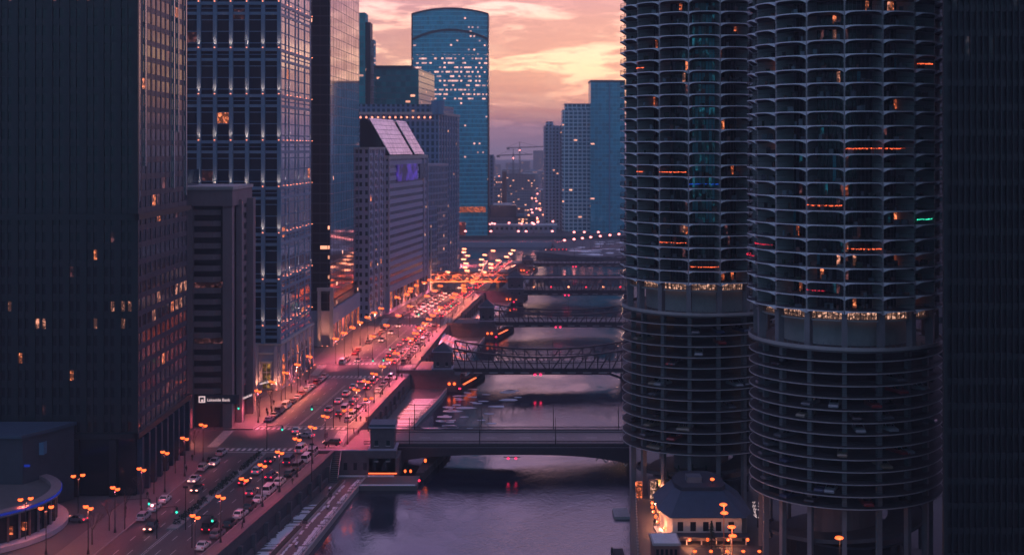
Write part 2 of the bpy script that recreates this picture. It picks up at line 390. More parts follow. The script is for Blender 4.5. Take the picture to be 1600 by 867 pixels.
# snow lying on the point between the two branches
mb = MB(); r2 = random.Random(3)
for i in range(60):
    x = r2.uniform(30, 140); y = r2.uniform(965, 1110)
    if x < 36 + abs(y - 1000) * .35: continue
    a, b_ = r2.uniform(2, 7), r2.uniform(2, 9)
    mb.prism([(x - a, y), (x - a * .3, y - b_), (x + a * .8, y - b_ * .6), (x + a, y + b_ * .5), (x, y + b_)], -2.59 + i * .004, -2.50 + i * .004)
o = mb.build('snow_patch_cover', 'snow', kind='stuff'); tag(o, 'patches of old snow lying on the dark point of land', 'snow')
# raised street
def strip(f0, f1, y0, y1, z, step=15):
    mb = MB(); n = max(1, int((y1 - y0) / step)); q = [y0 + (y1 - y0) * i / n for i in range(n + 1)]
    vs = []; 
    for y in q: vs += [(f0(y), y, z), (f1(y), y, z)]
    return mb.add(vs, [(2 * i, 2 * i + 1, 2 * i + 3, 2 * i + 2) for i in range(n)])
def solid(f0, f1, y0, y1, z0, z1, mb=None, mi=0, step=12):
    mb = mb or MB(); n = max(1, int((y1 - y0) / step)); q = [y0 + (y1 - y0) * i / n for i in range(n + 1)]
    poly = [(f1(y), y) for y in q] + [(f0(y), y) for y in reversed(q)]
    vs = []
    for y in q: vs += [(f0(y), y, z0), (f1(y), y, z0), (f1(y), y, z1), (f0(y), y, z1)]
    fs = []
    for i in range(n):
        a = 4 * i; b2 = a + 4
        fs += [(a, a + 1, b2 + 1, b2)[::-1], (a + 3, a + 2, b2 + 2, b2 + 3), (a + 1, b2 + 1, b2 + 2, a + 2), (a, a + 3, b2 + 3, b2)]
    fs += [(0, 1, 2, 3), (4 * n + 3, 4 * n + 2, 4 * n + 1, 4 * n)]
    return mb.add(vs, fs, mi)
fR = lambda y: interp(XR, y); fB = lambda y: interp(XB, y); fL = lambda y: interp(XL, y); fQ = lambda y: interp(XQ, y); fN = lambda y: interp(XN, y)
fRk = lambda y: fR(y) - 3.6           # kerb on the river side
cross = [(334, 355), (440, 462), (567, 590), (692, 710)]
structure(strip(lambda y: fL(y) - 1, lambda y: fR(y) - .5, 60, 888, .012), 'road', 'asphalt')
for k, (a, b_) in enumerate(cross):
    structure(MB().add([(-420, a, .016), (fR((a + b_) / 2) - .6, a, .016), (fR((a + b_) / 2) - .6, b_, .016), (-420, b_, .016)], [(0, 1, 2, 3)]), 'cross_street', 'asphalt')
segs = [60] + [v for c in cross for v in c] + [886]
for i in range(0, len(segs), 2):
    a, b_ = segs[i], segs[i + 1]
    structure(solid(lambda y: fB(y) - 1.5, fL, a + .5, b_ - .5, .004, .16), 'pavement', 'pave')
    structure(solid(fRk, lambda y: fR(y) - .4, a + 1.5, b_ - 1.5, .004, .16), 'river_pavement', 'pave')
    structure(solid(lambda y: fL(y), lambda y: fL(y) + .22, a + .5, b_ - .5, .004, .20), 'kerb', 'kerb')
    structure(solid(lambda y: fRk(y) - .22, lambda y: fRk(y), a + 1.5, b_ - 1.5, .004, .20), 'kerb', 'kerb')
# markings
mb = MB()
def dashes(f, y0, y1, on=3.0, off=6.0, w=.16):
    y = y0
    while y + on < y1:
        mb.add([(f(y) - w / 2, y, .024), (f(y) + w / 2, y, .024), (f(y + on) + w / 2, y + on, .024), (f(y + on) - w / 2, y + on, .024)], [(0, 1, 2, 3)]); y += on + off
for i in range(0, len(segs), 2):
    a, b_ = segs[i] + 6, segs[i + 1] - 6
    for t in (.17, .30, .56, .70): dashes(lambda y: fL(y) + (fRk(y) - fL(y)) * t, a, b_)
    for dd in (-.22, .22): dashes(lambda y: fL(y) + (fRk(y) - fL(y)) * .44 + dd, a, b_, 20, .4, .12)
for a, b_ in cross[:4]:
    for yy in (a - 3.4, b_ + .6):
        x = fL(yy) + .6
        while x < fRk(yy) - .9:
            mb.add([(x, yy, .026), (x + .75, yy, .026), (x + .95, yy + 2.8, .026), (x + .2, yy + 2.8, .026)], [(0, 1, 2, 3)]); x += 1.5
    for yy in (a - 5.2, b_ + 4.6):
        mb.add([(fL(yy) + .4, yy, .028), (fRk(yy) - .4, yy, .028), (fRk(yy) - .4, yy + .4, .028), (fL(yy) + .4, yy + .4, .028)], [(0, 1, 2, 3)])
    for xx in (fL(a) - 3.5, fR(a) - .9 - .9):
        y = a + 1
        while y < b_ - 1:
            mb.add([(xx - 1.4, y, .026), (xx + 1.4, y, .026), (xx + 1.4, y + .6, .026), (xx - 1.4, y + .6, .026)], [(0, 1, 2, 3)]); y += 1.3
structure(mb, 'road_marking', 'paint')
# planted median of the near block: kerb and clipped evergreens (things)
fM = lambda y: fL(y) + (fRk(y) - fL(y)) * .44
structure(solid(lambda y: fM(y) - 1.1, lambda y: fM(y) + 1.1, 262, 327, .03, .35), 'median_kerb', 'kerb')
def shrub(x, y, z, r, h, seed):
    q = random.Random(seed); mb = MB()
    for i in range(90):
        a = q.uniform(0, 6.28); t = q.random(); rr = r * math.sqrt(q.random()) * (1.0 - .45 * t); s_ = q.uniform(.12, .3)
        c = Vector((x + rr * math.cos(a), y + rr * math.sin(a), z + .1 + t * h)); d1 = Vector((q.uniform(-1, 1), q.uniform(-1, 1), q.uniform(-.4, 1))).normalized() * s_
        d2 = d1.cross(Vector((q.uniform(-1, 1), q.uniform(-1, 1), q.uniform(-1, 1)))).normalized() * s_ * .6
        mb.add([c - d1, c + d2, c + d1, c - d2], [(0, 1, 2, 3)])
    return mb
k = 0
for i in range(22):
    y = 265 + i * 2.8
    if i in (7, 15): continue
    k += 1
    tag(shrub(fM(y), y, .35, 1.0, 1.0, i).build('shrub', 'hedge'), f'low dark evergreen shrub, {ordn(k)} from the camera in the planted median', 'shrub', 'shrubs in the planted median')
# ------------------------------------------------------------------ lower level: retaining wall with piers, riverwalk
gaps = [60, 326, 367, 431, 474, 558, 602, 682, 722, 850]
names_blk = ['nearest', 'second', 'third', 'fourth', 'fifth', 'sixth']
blk = ['in the nearest block', 'between the flat bridge and the first truss bridge', 'between the first and second truss bridges', 'before the double-deck bridge', 'behind the double-deck bridge', 'at the far bend']
for i in range(0, len(gaps), 2):
    a, b_ = gaps[i], gaps[i + 1]
    t = thing('river_parapet', f'grey stone parapet {blk[i // 2]}', 'parapet', (fR(a), a, 0), 'parapets above the riverwalk')
    solid(lambda y: fR(y) - .35, lambda y: fR(y) + .25, a, b_, -1.2, .95).build('wall', 'pier_stone', t)
    solid(lambda y: fR(y) - .5, lambda y: fR(y) + .42, a, b_, .953, 1.12).build('coping', 'pier_stone', t)
    y = a + 3
    while y < b_ - 2:
        if a > 500 and int(y) % 2: y += 9; continue
        MB().box(fR(y) - .1, fR(y) + .9, y, y + 1.0, -6, -1.22).build('pillar', 'pier_stone', t); y += 8
    if a < 560:
        t2 = thing('lower_roadway_front', f'dark lower street opening {blk[i // 2]}', 'lower street', (fR(a), a, -6), 'lower street openings')
        solid(lambda y: fR(y) + .02, lambda y: fR(y) + .6, a, b_, -6, -3.9).build('low_wall', 'pier_stone', t2)
        solid(lambda y: fR(y) + .01, lambda y: fR(y) + .04, a + .5, b_ - .5, -3.88, -1.25).build('opening', 'roof_dark', t2)
structure(solid(lambda y: fR(y) + .05, fQ, 60, 888, -9, -5.4), 'riverwalk', 'pave')
mb = MB(); solid(lambda y: fQ(y) - .35, lambda y: fQ(y) + .12, 60, 888, -9, -5.15, mb)
structure(mb, 'quay_edge', 'concrete')
q = random.Random(11)
# snow along the riverwalk: strips and patches with uneven edges
def snow_strip(f0, f1, y0, y1, z, rag, th=.10, step=.9):
    mb = MB(); y = y0
    while y < y1:
        st_ = q.uniform(.5, 1.5) * step
        if q.random() < .78:
            a0 = f0(y) + q.uniform(-rag, rag); a1 = f1(y) + q.uniform(-rag, rag); b0 = f0(y + st_) + q.uniform(-rag, rag); b1 = f1(y + st_) + q.uniform(-rag, rag)
            if a1 > a0 and b1 > b0: mb.prism([(a0, y), (a1, y), (b1, y + st_ * .995), (b0, y + st_ * .995)], z, z + th * q.uniform(.6, 1.3))
        y += st_
    return mb
def at(t, d=0): return lambda y: fR(y) + (fQ(y) - fR(y)) * t + d
for nm, lab, (f0, f1, y0, y1, rag) in [
    ('snow', 'trampled snow beside the river railing of the nearest block', (at(.80), at(.93), 200, 322, .25)),
    ('snow', 'broad ragged snow bank under the pillars of the nearest block', (at(.12), at(.34), 200, 300, .7)),
    ('snow', 'thin snow line along the planters of the nearest block', (at(.55), at(.60), 225, 318, .2)),
    ('snow', 'snow field on the riverwalk beyond the flat bridge', (at(.35), at(.92), 372, 428, .9)),
    ('snow', 'snow on the riverwalk between the truss bridges', (at(.2), at(.9), 480, 552, 1.2)),
    ('snow', 'snow along the far riverwalk', (at(.2), at(.9), 606, 680, 1.5))]:
    tag(snow_strip(f0, f1, y0, y1, -5.39, rag, step=.9 if y0 < 400 else 1.6).build('snow', 'snow', kind='stuff'), lab, 'snow')
# planters, railing and benches on the near riverwalk
kk = 0
for y0, y1 in [(205, 228), (232, 255), (259, 281), (285, 304), (307, 320)]:
    kk += 1
    t = thing('planter', f'long dark riverwalk planter with a pale rim, {ordn(kk)} from the camera', 'planter', (at(.42)(y0), y0, -5.4), 'long planters on the near riverwalk')
    solid(at(.40), at(.52), y0, y1, -5.4, -4.9).build('box', 'pier_stone', t)
    solid(at(.385), at(.40), y0, y1, -5.4, -4.78).build('rim', 'concrete', t); solid(at(.52), at(.535), y0, y1, -5.4, -4.78).build('rim', 'concrete', t)
    solid(at(.41), at(.51), y0 + .4, y1 - .4, -4.895, -4.6).build('planting', 'hedge', t)
for k, (y0, y1, t_) in enumerate([(200, 322, .955), (372, 428, .95), (480, 552, .95)]):
    t = thing('railing', f'thin metal railing at the water edge {blk[k]}', 'railing', (at(t_)(y0), y0, -5.4), 'railings along the riverwalk')
    for z in (-4.35, -4.9):
        mb = MB(); y = y0
        while y < y1: mb.bar((at(t_)(y), y, z), (at(t_)(min(y + 6, y1)), min(y + 6, y1), z), .07); y += 6
        mb.build('rail', 'steel_pale', t)
    y = y0
    while y <= y1: MB().box(at(t_)(y) - .05, at(t_)(y) + .05, y, y + .1, -5.4, -4.32).build('post', 'steel_pale', t); y += 4 if k == 0 else 7
for k, (y, t_) in enumerate([(240, .72), (268, .72), (296, .70), (312, .3)]):
    x = at(t_)(y); t = thing('bench', f'snow-dusted riverwalk bench, {ordn(k + 1)} from the camera', 'bench', (x, y, -5.4), 'riverwalk benches')
    MB().box(x - .25, x + .25, y, y + 2.4, -5.0, -4.92).build('seat', 'timber', t)
    for dy_ in (.1, 2.2): MB().box(x - .2, x + .2, y + dy_, y + dy_ + .12, -5.4, -5.003).build('leg', 'pier_stone', t)
    MB().box(x - .24, x + .24, y + .1, y + 2.3, -4.918, -4.86).build('snow_cover', 'snow', t)
# stairs down from the bridge corner
t = thing('staircase', 'steep open stair with pale handrails beside the stone abutment', 'staircase', (-46, 322, -5.4))
for s_ in range(14):
    MB().box(-45.6, -43.6, 326 - s_ * .45 - .45, 326 - s_ * .45, -5.4 + (13 - s_) * .38, -5.4 + (14 - s_) * .38).build('step', 'pave', t)
for x in (-45.7, -43.5): MB().bar((x, 326, 1.2), (x, 319.6, -4.2), .16).build('handrail', 'concrete', t)
# the seating steps with lit stair between the truss bridges
t = thing('river_theatre_steps', 'broad snow-dusted seating steps going down to the river with lit edges', 'steps', (-26, 512, -5.4))
for s_ in range(9):
    x = -29.5 + s_ * 1.25; z = -.6 - s_ * .52
    MB().box(x, x + 1.24, 490, 545, -5.4, z).build('step', 'concrete', t)
    MB().box(x + .2, x + 1.0, 491 + s_ * .3, 544, z + .003, z + .07).build('snow_cover', 'snow', t) if s_ % 2 == 0 else None
for y in (499, 513, 528): MB().bar((-29.2, y, -.3), (-18.5, y + 3, -4.7), .45, .16).build('lit_stair_edge', 'string_or', t)
# ice floes
k = 0
for i in range(46):
    y = q.uniform(378, 450); x = interp(XQ, y) + 3 + abs(q.gauss(0, 9)) + (450 - y) * .04
    if x > 34: continue
    r_ = q.uniform(.5, 2.3); n = 7; k += 1
    pl = [(x + r_ * q.uniform(.6, 1.1) * 1.7 * math.cos(2 * math.pi * j / n), y + r_ * q.uniform(.6, 1.1) * math.sin(2 * math.pi * j / n)) for j in range(n)]
    tag(MB().prism(pl, WATER - .05, WATER + .06).build('ice_floe', 'ice'), 'thin pale ice floe drifting off the riverwalk beyond the flat bridge', 'ice floe', 'ice floes beyond the flat bridge')
pl = [(-34, 246), (-32, 244.5), (-29.5, 246), (-30, 248), (-33, 248.6)]
tag(MB().prism(pl, WATER - .05, WATER + .06).build('ice_floe', 'ice'), 'flat ice floe against the quay at the bottom of the picture', 'ice floe', 'ice floes by the near quay')

# ------------------------------------------------------------------ bridges
def bridge_house(name_lab, x, y, w, d, z0, z1, roof, cat='bridge house', stone='pier_stone'):
    t = thing('bridge_house', name_lab, cat, (x, y, z0))
    zb = z0 + (z1 - z0) * .55
    MB().box(x - w / 2 - .4, x + w / 2 + .4, y - d / 2 - .4, y + d / 2 + .4, z0, zb - .3).build('base', stone, t)
    MB().box(x - w / 2 - .65, x + w / 2 + .65, y - d / 2 - .65, y + d / 2 + .65, zb - .3, zb + .15).build('string_course', 'stone', t)
    MB().box(x - w / 2, x + w / 2, y - d / 2, y + d / 2, zb + .15, z1).build('upper_walls', stone, t)
    for dx_ in (-.25, .25):
        for zz in (zb + .9, z0 + (zb - z0) * .55):
            f = MB().box(x + dx_ * w - .45, x + dx_ * w + .45, y - d / 2 - (.05 if zz > zb else .45), y - d / 2 + .02, zz, zz + 1.3).build('window', 'gl_dark', t)
            MB().box(x + dx_ * w - .6, x + dx_ * w + .6, y - d / 2 - (.16 if zz > zb else .56), y - d / 2 - .02, zz - .18, zz - .003).build('sill', 'concrete', f)
    for dy_ in (-.25, .25):
        MB().box(x + w / 2 - .02, x + w / 2 + .05, y + dy_ * d - .4, y + dy_ * d + .4, zb + .9, zb + 2.2).build('window', 'gl_dark', t)
    MB().box(x - w / 2 - .5, x + w / 2 + .5, y - d / 2 - .5, y + d / 2 + .5, z1 + .003, z1 + .35).build('cornice', 'stone', t)
    if roof == 'flat':
        MB().box(x - w / 2 - .3, x + w / 2 + .3, y - d / 2 - .3, y + d / 2 + .3, z1 + .353, z1 + .9).build('roof', 'roof_blue', t)
    else:
        a, b_ = w / 2 + .3, d / 2 + .3
        MB().prism([(x - a, y - b_), (x + a, y - b_), (x + a, y + b_), (x - a, y + b_)], z1 + .353, z1 + 3.2, 0,
                   [(x - .3, y - .3), (x + .3, y - .3), (x + .3, y + .3), (x - .3, y + .3)]).build('roof', 'roof_dark', t)
    return t
def lamp_post(parent, x, y, z, h=7.5):
    p = MB().cyl(x, y, .14, z, z + h, .07, 8).build('lamp_post', 'pole', parent)
    return p
# 1: flat deck bridge with arched girders
x0, x1, yn, yf = -37.0, 35.0, 335.5, 355.5
t = thing('bascule_bridge', 'nearest bridge, flat dark deck with solid railings and arched girders over the river', 'bridge', (0, 345, 0))
MB().box(x0, x1, yn + 1.2, yf - 1.2, -.9, .02).build('deck', 'steel', t)
MB().box(x0, x1, yn + 3.6, yf - 3.6, .024, .05).build('roadway', 'asphalt', t)
for a, b_ in ((yn + 1.2, yn + 3.5), (yf - 3.5, yf - 1.2)): MB().box(x0, x1, a, b_, .024, .22).build('footway', 'pave', t)
mb = MB()
for i in range(8): mb.box(x0 + 3 + i * 9, x0 + 6 + i * 9, 345.4, 345.6, .053, .058)
mb.build('lane_marking', 'paint', t)
def girder(y, w):
    n = 26; vs = []; 
    for i in range(n + 1):
        x = x0 + (x1 - x0) * i / n; s_ = (i / n - .5) * 2
        zb = -2.2 - 3.6 * abs(s_) ** 3.2
        vs += [(x, y, zb), (x, y + w, zb), (x, y + w, -.15), (x, y, -.15)]
    fs = []
    for i in range(n):
        a = 4 * i; c = a + 4
        fs += [(a, c, c + 1, a + 1), (a + 3, a + 2, c + 2, c + 3), (a, a + 3, c + 3, c), (a + 1, c + 1, c + 2, a + 2)]
    fs += [(0, 1, 2, 3), (4 * n + 3, 4 * n + 2, 4 * n + 1, 4 * n)]
    return MB().add(vs, fs)
for y in (yn, yn + 6, yf - 6.4, yf - .4): girder(y, .4).build('girder', 'steel', t)
for y in (yn + 1.3, yf - 1.6):
    mb = MB(); mb.box(x0 - 2, x1 + 3, y, y + .3, 1.05, 1.22).box(x0 - 2, x1 + 3, y + .06, y + .24, .23, .42)
    x = x0 - 2
    while x < x1 + 3: mb.box(x, x + .1, y + .1, y + .2, .42, 1.05); x += .32
    mb.build('railing', 'steel', t)
MB().box(x0, x1, yn - .18, yn - .02, -.5, -.2).build('edge_trim', 'pier_stone', t)
for y in (yn + 1.1, yf - 1.1):
    for x in (-27, -8.5, 11.5, 29.5): lamp_post(t, x, y, .23, 7.2)
# spandrel bracing at the right end, seen under the girder
mb = MB()
for i in range(5): mb.bar((22 + i * 2.6, yn + .3, -1.2), (24.6 + i * 2.6, yn + .3, -4.2 - i * .5), .28).bar((24.6 + i * 2.6, yn + .3, -1.2), (22 + i * 2.6, yn + .3, -3.8 - i * .5), .22)
mb.build('end_bracing', 'steel_pale', t)
for x in (-1.0, 1.0): MB().ell(x, yn - .4, -3.0, .35, .35, .3).build('navigation_light', 'red_on', t)
MB().box(-2.2, 2.2, yn - .5, yn - .2, -2.75, -2.6).build('light_bracket', 'steel', t)
# abutments
t = thing('bridge_abutment', 'rusticated stone abutment wall with small niches at the south end of the flat bridge', 'abutment', (-42, 333, -6))
MB().box(-50.5, -29, 327, 360, -9, -1.0).build('wall', 'pier_stone', t)
MB().box(-50.8, -29.6, 326.7, 331.4, -.997, .95).build('parapet', 'pier_stone', t)
MB().box(-51, -29.4, 326.5, 327.4, .953, 1.15).build('coping', 'stone', t)
for i in range(7): MB().box(-48 + i * 2.5, -47.1 + i * 2.5, 326.9, 327.05, -4.0, -2.2).build('niche', 'gl_dark', t)
t = thing('bridge_abutment', 'stone abutment at the north end of the flat bridge beside the round tower', 'abutment', (36, 345, -6))
MB().box(33, 44, 332, 360, -9, .55).build('wall', 'pier_stone', t)
t = thing('pier_walkway', 'snow-edged concrete walkway wrapping the pier under the flat bridge', 'walkway', (-31, 322, -5.4))
MB().box(-38.6, -23.5, 316.5, 326.5, -9, -5.35).build('slab', 'pave', t)
MB().box(-38, -24, 316.7, 317.5, -5.347, -5.2).build('snow_edge', 'snow', t); MB().box(-44, -30, 325.2, 326.2, -5.347, -5.15).build('snow_edge', 'snow', t)
MB().box(-36.6, -29.4, 326.4, 326.65, -4.9, -4.65).build('light_strip', 'string_or', t)
for x in (-27.2, -25.8): MB().ell(x, 325.8, -4.0, .3, .3, .42).build('wall_lamp', 'lamp_on', t)
MB().ell(-23.2, 320, -4.9, .3, .3, .3).build('marker_light', 'tail_on', t)
t = thing('timber_fender', 'dark slanting timber fender below the flat bridge', 'fender', (-21, 338, -7))
MB().prism([(-24.5, 326.6), (-22.5, 326.6), (-17, 356), (-22, 356)], -9, -4.6).build('boards', 'timber', t)
for i in range(8): MB().bar((-22.3 + i * .7, 328 + i * 3.8, -8), (-22.3 + i * .7, 328 + i * 3.8, -4.2), .35).build('pile', 'timber', t)
MB().ell(-22.4, 331, -2.6, .35, .35, .5).build('wall_lamp', 'lamp_on', t)
bridge_house('square stone bridge house with a flat blue roof at the nearest bridge', -33.2, 330.5, 6.0, 6.2, -5.4, 6.6, 'flat')
# truss bridges
def truss_bridge(lab, y, w, xa, xb, zt_mid, zt_end, zb, npan, house_x, house_top, house_w, double=False, straight=False):
    t = thing('bascule_bridge', lab, 'bridge', ((xa + xb) / 2, y, 0))
    MB().box(xa, xb, y + .9, y + w - .9, zb + .3, .45).build('deck', 'steel', t)
    MB().box(xa, xb, y + 3, y + w - 3, .453, .48).build('roadway', 'asphalt', t)
    top = lambda x: zt_mid + (zt_end - zt_mid) * abs((x - (xa + xb) / 2) / ((xb - xa) / 2)) ** (8 if straight else 2.0)
    bot = lambda x: zb - (0 if straight else 3.2 * max(0, abs((x - (xa + xb) / 2) / ((xb - xa) / 2)) - .72) / .28)
    for yy in (y, y + w - .6):
        mb = MB(); pts = [xa + (xb - xa) * i / npan for i in range(npan + 1)]
        for i in range(npan):
            p, r_ = pts[i], pts[i + 1]
            mb.bar((p, yy + .3, top(p)), (r_, yy + .3, top(r_)), .6, .55); mb.bar((p, yy + .3, bot(p)), (r_, yy + .3, bot(r_)), .6, .8)
            if i < npan / 2: mb.bar((p, yy + .3, top(p)), (r_, yy + .3, bot(r_)), .38)
            else: mb.bar((p, yy + .3, bot(p)), (r_, yy + .3, top(r_)), .38)
            mb.bar((p, yy + .3, bot(p)), (p, yy + .3, top(p)), .34)
            if not straight: mb.bar((p, yy + .3, (top(p) * .35 + .9)), (r_, yy + .3, (top(r_) * .35 + .9)), .3)
        mb.build('truss', 'steel', t)
    for i in range(int((xb - xa) / 5.5)):
        MB().box(xa + 2 + i * 5.5, xa + 5 + i * 5.5, y - .12, y - .02, zb + .1, zb + .45).build('edge_plate', 'concrete', t)
    for yy in (y + 2.6, y + w - 2.8):
        mb = MB(); mb.box(xa, xb, yy, yy + .12, 1.5, 1.6); 
        for i in range(int((xb - xa) / 2.5)): mb.box(xa + i * 2.5, xa + i * 2.5 + .1, yy, yy + .1, .48, 1.5)
        mb.build('railing', 'steel', t)
    if double:
        MB().box(xa - 45, xb, y + 3, y + w - 3, 6.0, 6.5).build('rail_deck', 'steel', t)
        for i in range(int((xb - xa) / 4)): MB().box(xa + i * 4, xa + 3.7 + i * 4, y + 4, y + 4.3, 6.55, 6.9).build('track_beam', 'pole', t)
        for i in range(6): MB().ell(xa + 14 + i * 9.5, y + 1.6, 2.2, .5, .5, .4).build('deck_lamp', 'tail_on' if i % 2 else 'lamp_far', t)
    else:
        for i, x in enumerate((xa + 16, xa + 36)): lamp_post(t, x, y + w - 1.2, .5, 8.5)
    xm = xa + (xb - xa) * .47
    for dx_ in (-1, 1): MB().ell(xm + dx_, y - .5, zb - .3, .5, .4, .4).build('navigation_light', 'red_on', t)
    a = thing('bridge_abutment', lab.split(' bridge')[0] + ' bridge, its stone abutment on the near bank', 'abutment', (xa - 8, y, -6))
    MB().box(xa - 19, xa + 3, y - 6, y + w + 3, -9, -.6).build('wall', 'pier_stone', a)
    MB().box(xa - 19.2, xa + 1.0, y - 6.2, y - 4.6, -.597, .9).build('parapet', 'pier_stone', a)
    MB().box(xb - 3, xb + 14, y - 4, y + w + 3, -9, .55).build('north_wall', 'pier_stone', a)
    f = thing('timber_fender', lab.split(' bridge')[0] + ' bridge, the lit timber fender at its foot', 'fender', (xa + 5, y, -7))
    MB().prism([(xa + 2, y - 8), (xa + 4, y - 8), (xa + 11, y + w + 4), (xa + 6, y + w + 4)], -9, -4.4).build('boards', 'timber', f)
    MB().prism([(xa + 2.2, y - 9.5), (xa + 3.8, y - 9.5), (xa + 3.9, y - 8.01), (xa + 2.1, y - 8.01)], -9, -3.8).build('nose', 'timber', f)
    MB().bar((xa + 4.2, y - 6, -3.9), (xa + 8, y + 7, -3.9), .7, .22).build('light_strip', 'string_or', f)
    MB().ell(xa + 1.0, y - 6.6, -3.6, .5, .3, .5).build('wall_lamp', 'lamp_on', f); MB().ell(xa - .8, y - 6.6, -3.6, .5, .3, .5).build('wall_lamp', 'lamp_on', f)
    MB().ell(xa + 3, y - 10, -4.6, .5, .4, .3).build('marker_light', 'red_on', f)
    if house_x is not None:
        bridge_house(lab.split(' bridge')[0] + ' bridge, its stone house with a dark peaked roof', house_x, y - 2.0, house_w, 6.0, -5.4, house_top, 'hip')
    return t
truss_bridge('first truss bridge beyond the flat one, curved top chord dipping at mid span', 451, 19, -21, 43, 4.4, 7.6, -1.2, 15, -24.3, 7.0, 6.2)
truss_bridge('second truss bridge, slender curved chords and a row of pale plates', 572, 19, -10, 55, 3.6, 6.2, -1.4, 15, -11.2, 7.6, 6.4)
truss_bridge('double-deck bridge, straight railway truss carrying tracks above the road', 700, 20, -2, 66, 6.6, 6.9, -1.8, 17, 2.0, 8.0, 8.0, double=True, straight=True)
truss_bridge('farthest bridge, low truss with a peaked house by the river bend', 865, 19, 7, 82, 2.6, 4.6, -1.4, 15, 10.5, 3.2, 7.0)
t = thing('railway_viaduct', 'elevated railway truss glowing orange across the busy street', 'railway viaduct', (-27, 700, 0))
xs = [-47 + i * 4.1 for i in range(12)]
for yy in (702.0, 714.0):
    mb = MB()
    for i in range(11):
        mb.bar((xs[i], yy, 8.9), (xs[i + 1], yy, 8.9), .6).bar((xs[i], yy, 5.1), (xs[i + 1], yy, 5.1), .7, .9)
        mb.bar((xs[i], yy, 5.1 if i % 2 else 8.9), (xs[i + 1], yy, 8.9 if i % 2 else 5.1), .5)
    mb.build('truss', 'steel_or', t)
for x in (-43, -33, -23, -13):
    l_ = bpy.data.lights.new('viaduct_floodlight', 'SPOT'); l_.energy = 9000; l_.color = (1, .30, .12); l_.spot_size = R(110); l_.spot_blend = .8; l_.shadow_soft_size = .2
    o_ = bpy.data.objects.new('viaduct_floodlight', l_); COL.objects.link(o_); o_.parent = t; o_.location = (x + 27, -7, 3.5); o_.rotation_euler = (R(105), 0, 0)
MB().box(xs[0], xs[-1], 702.4, 713.6, 4.7, 5.0).build('track_deck', 'steel', t)
for x in (-44, -27, -8): MB().box(x - .5, x + .5, 703, 704, 0, 4.6).build('column', 'steel', t); MB().box(x - .5, x + .5, 712, 713, 0, 4.6).build('column', 'steel', t)
# ------------------------------------------------------------------ left bank towers
def shell(t, pts, z0, z1, mat, name='walls'):
    return MB().prism(pts, z0, z1).build(name, mat, t)
def dirn(P, Q):
    d = (Q[0] - P[0], Q[1] - P[1]); l = math.hypot(*d); return (d[0] / l, d[1] / l), l
# A: dark gridded granite tower, front at y=287, side along x=-84
t = thing('office_tower', 'very dark gridded granite tower filling the left edge, with a colonnaded base', 'office tower', (-84, 287, 0))
shell(t, [(-150, 287.6), (-84.6, 287.6), (-84.6, 332.6), (-150, 332.6)], .16, 176, 'gl_dark', 'core')
lst = []; mb = MB()
facade(mb, lst, (-150, 287.6), (1, 0), (0, -1), 65.4, 13.6, 176, 34, 42, .62, 1.6, .45, lit=.014, litm=('warm_room', 'dim_room', 'dim_room'))
for i in range(18): mb.box(-150 + i * 65.4 / 17 - .75, -150 + i * 65.4 / 17 + .75, 287.0, 287.59, 13.7, 176)
mb.build('front_wall_grid', 'stone_dark', t)
mb = MB()
facade(mb, lst, (-84.6, 287.6), (0, 1), (1, 0), 45, 13.6, 176, 11, 42, 1.0, 1.3, .22, lit=.045, litm=('warm_room', 'dim_room', 'dim_room'))
mb.build('side_wall_grid', 'stone_dark_skylit', t)
lst = [q_ if not (q_[2] > 37 and q_[2] < 41.5 and rnd.random() < .22) else q_[:7] + ('pale_room',) for q_ in lst]
lst = [q_ if not (q_[2] > 108 and q_[3] == 0 and rnd.random() < .4) else q_[:7] + ('dim_room',) for q_ in lst]
place_panes(t, lst)
# corner notches and bright metal strips
for y, zlo in ((288.6, 66), (293.4, 74), (318.2, 68), (322.4, 82), (330, 66)): MB().box(-84.37, -83.95, y, y + .42, zlo, 176).build('metal_strip', 'bright_metal', t)
for z in (62, 13.0): MB().ob((-150.6, 287.6), (1, 0), (0, -1), 0, 66.8, .01, 1.1, z, z + 1.3).ob((-84.6, 287), (0, 1), (1, 0), -.5, 46, .01, 1.1, z + .003, z + 1.297).build('cornice', 'stone_dark', t)
for i in range(9): MB().box(-84.55, -83.3, 288.5 + i * 5.2, 289.9 + i * 5.2, .16, 12.9).build('column', 'stone_dark_skylit', t)
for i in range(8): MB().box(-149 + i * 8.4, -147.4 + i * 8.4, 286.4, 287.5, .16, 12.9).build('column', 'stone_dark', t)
for i in range(8): MB().box(-84.58, -84.4, 290.6 + i * 5.2, 292.9 + i * 5.2, 1.0, 4.4).build('shop_window', 'warm_room2' if i % 2 else 'dim_room', t)
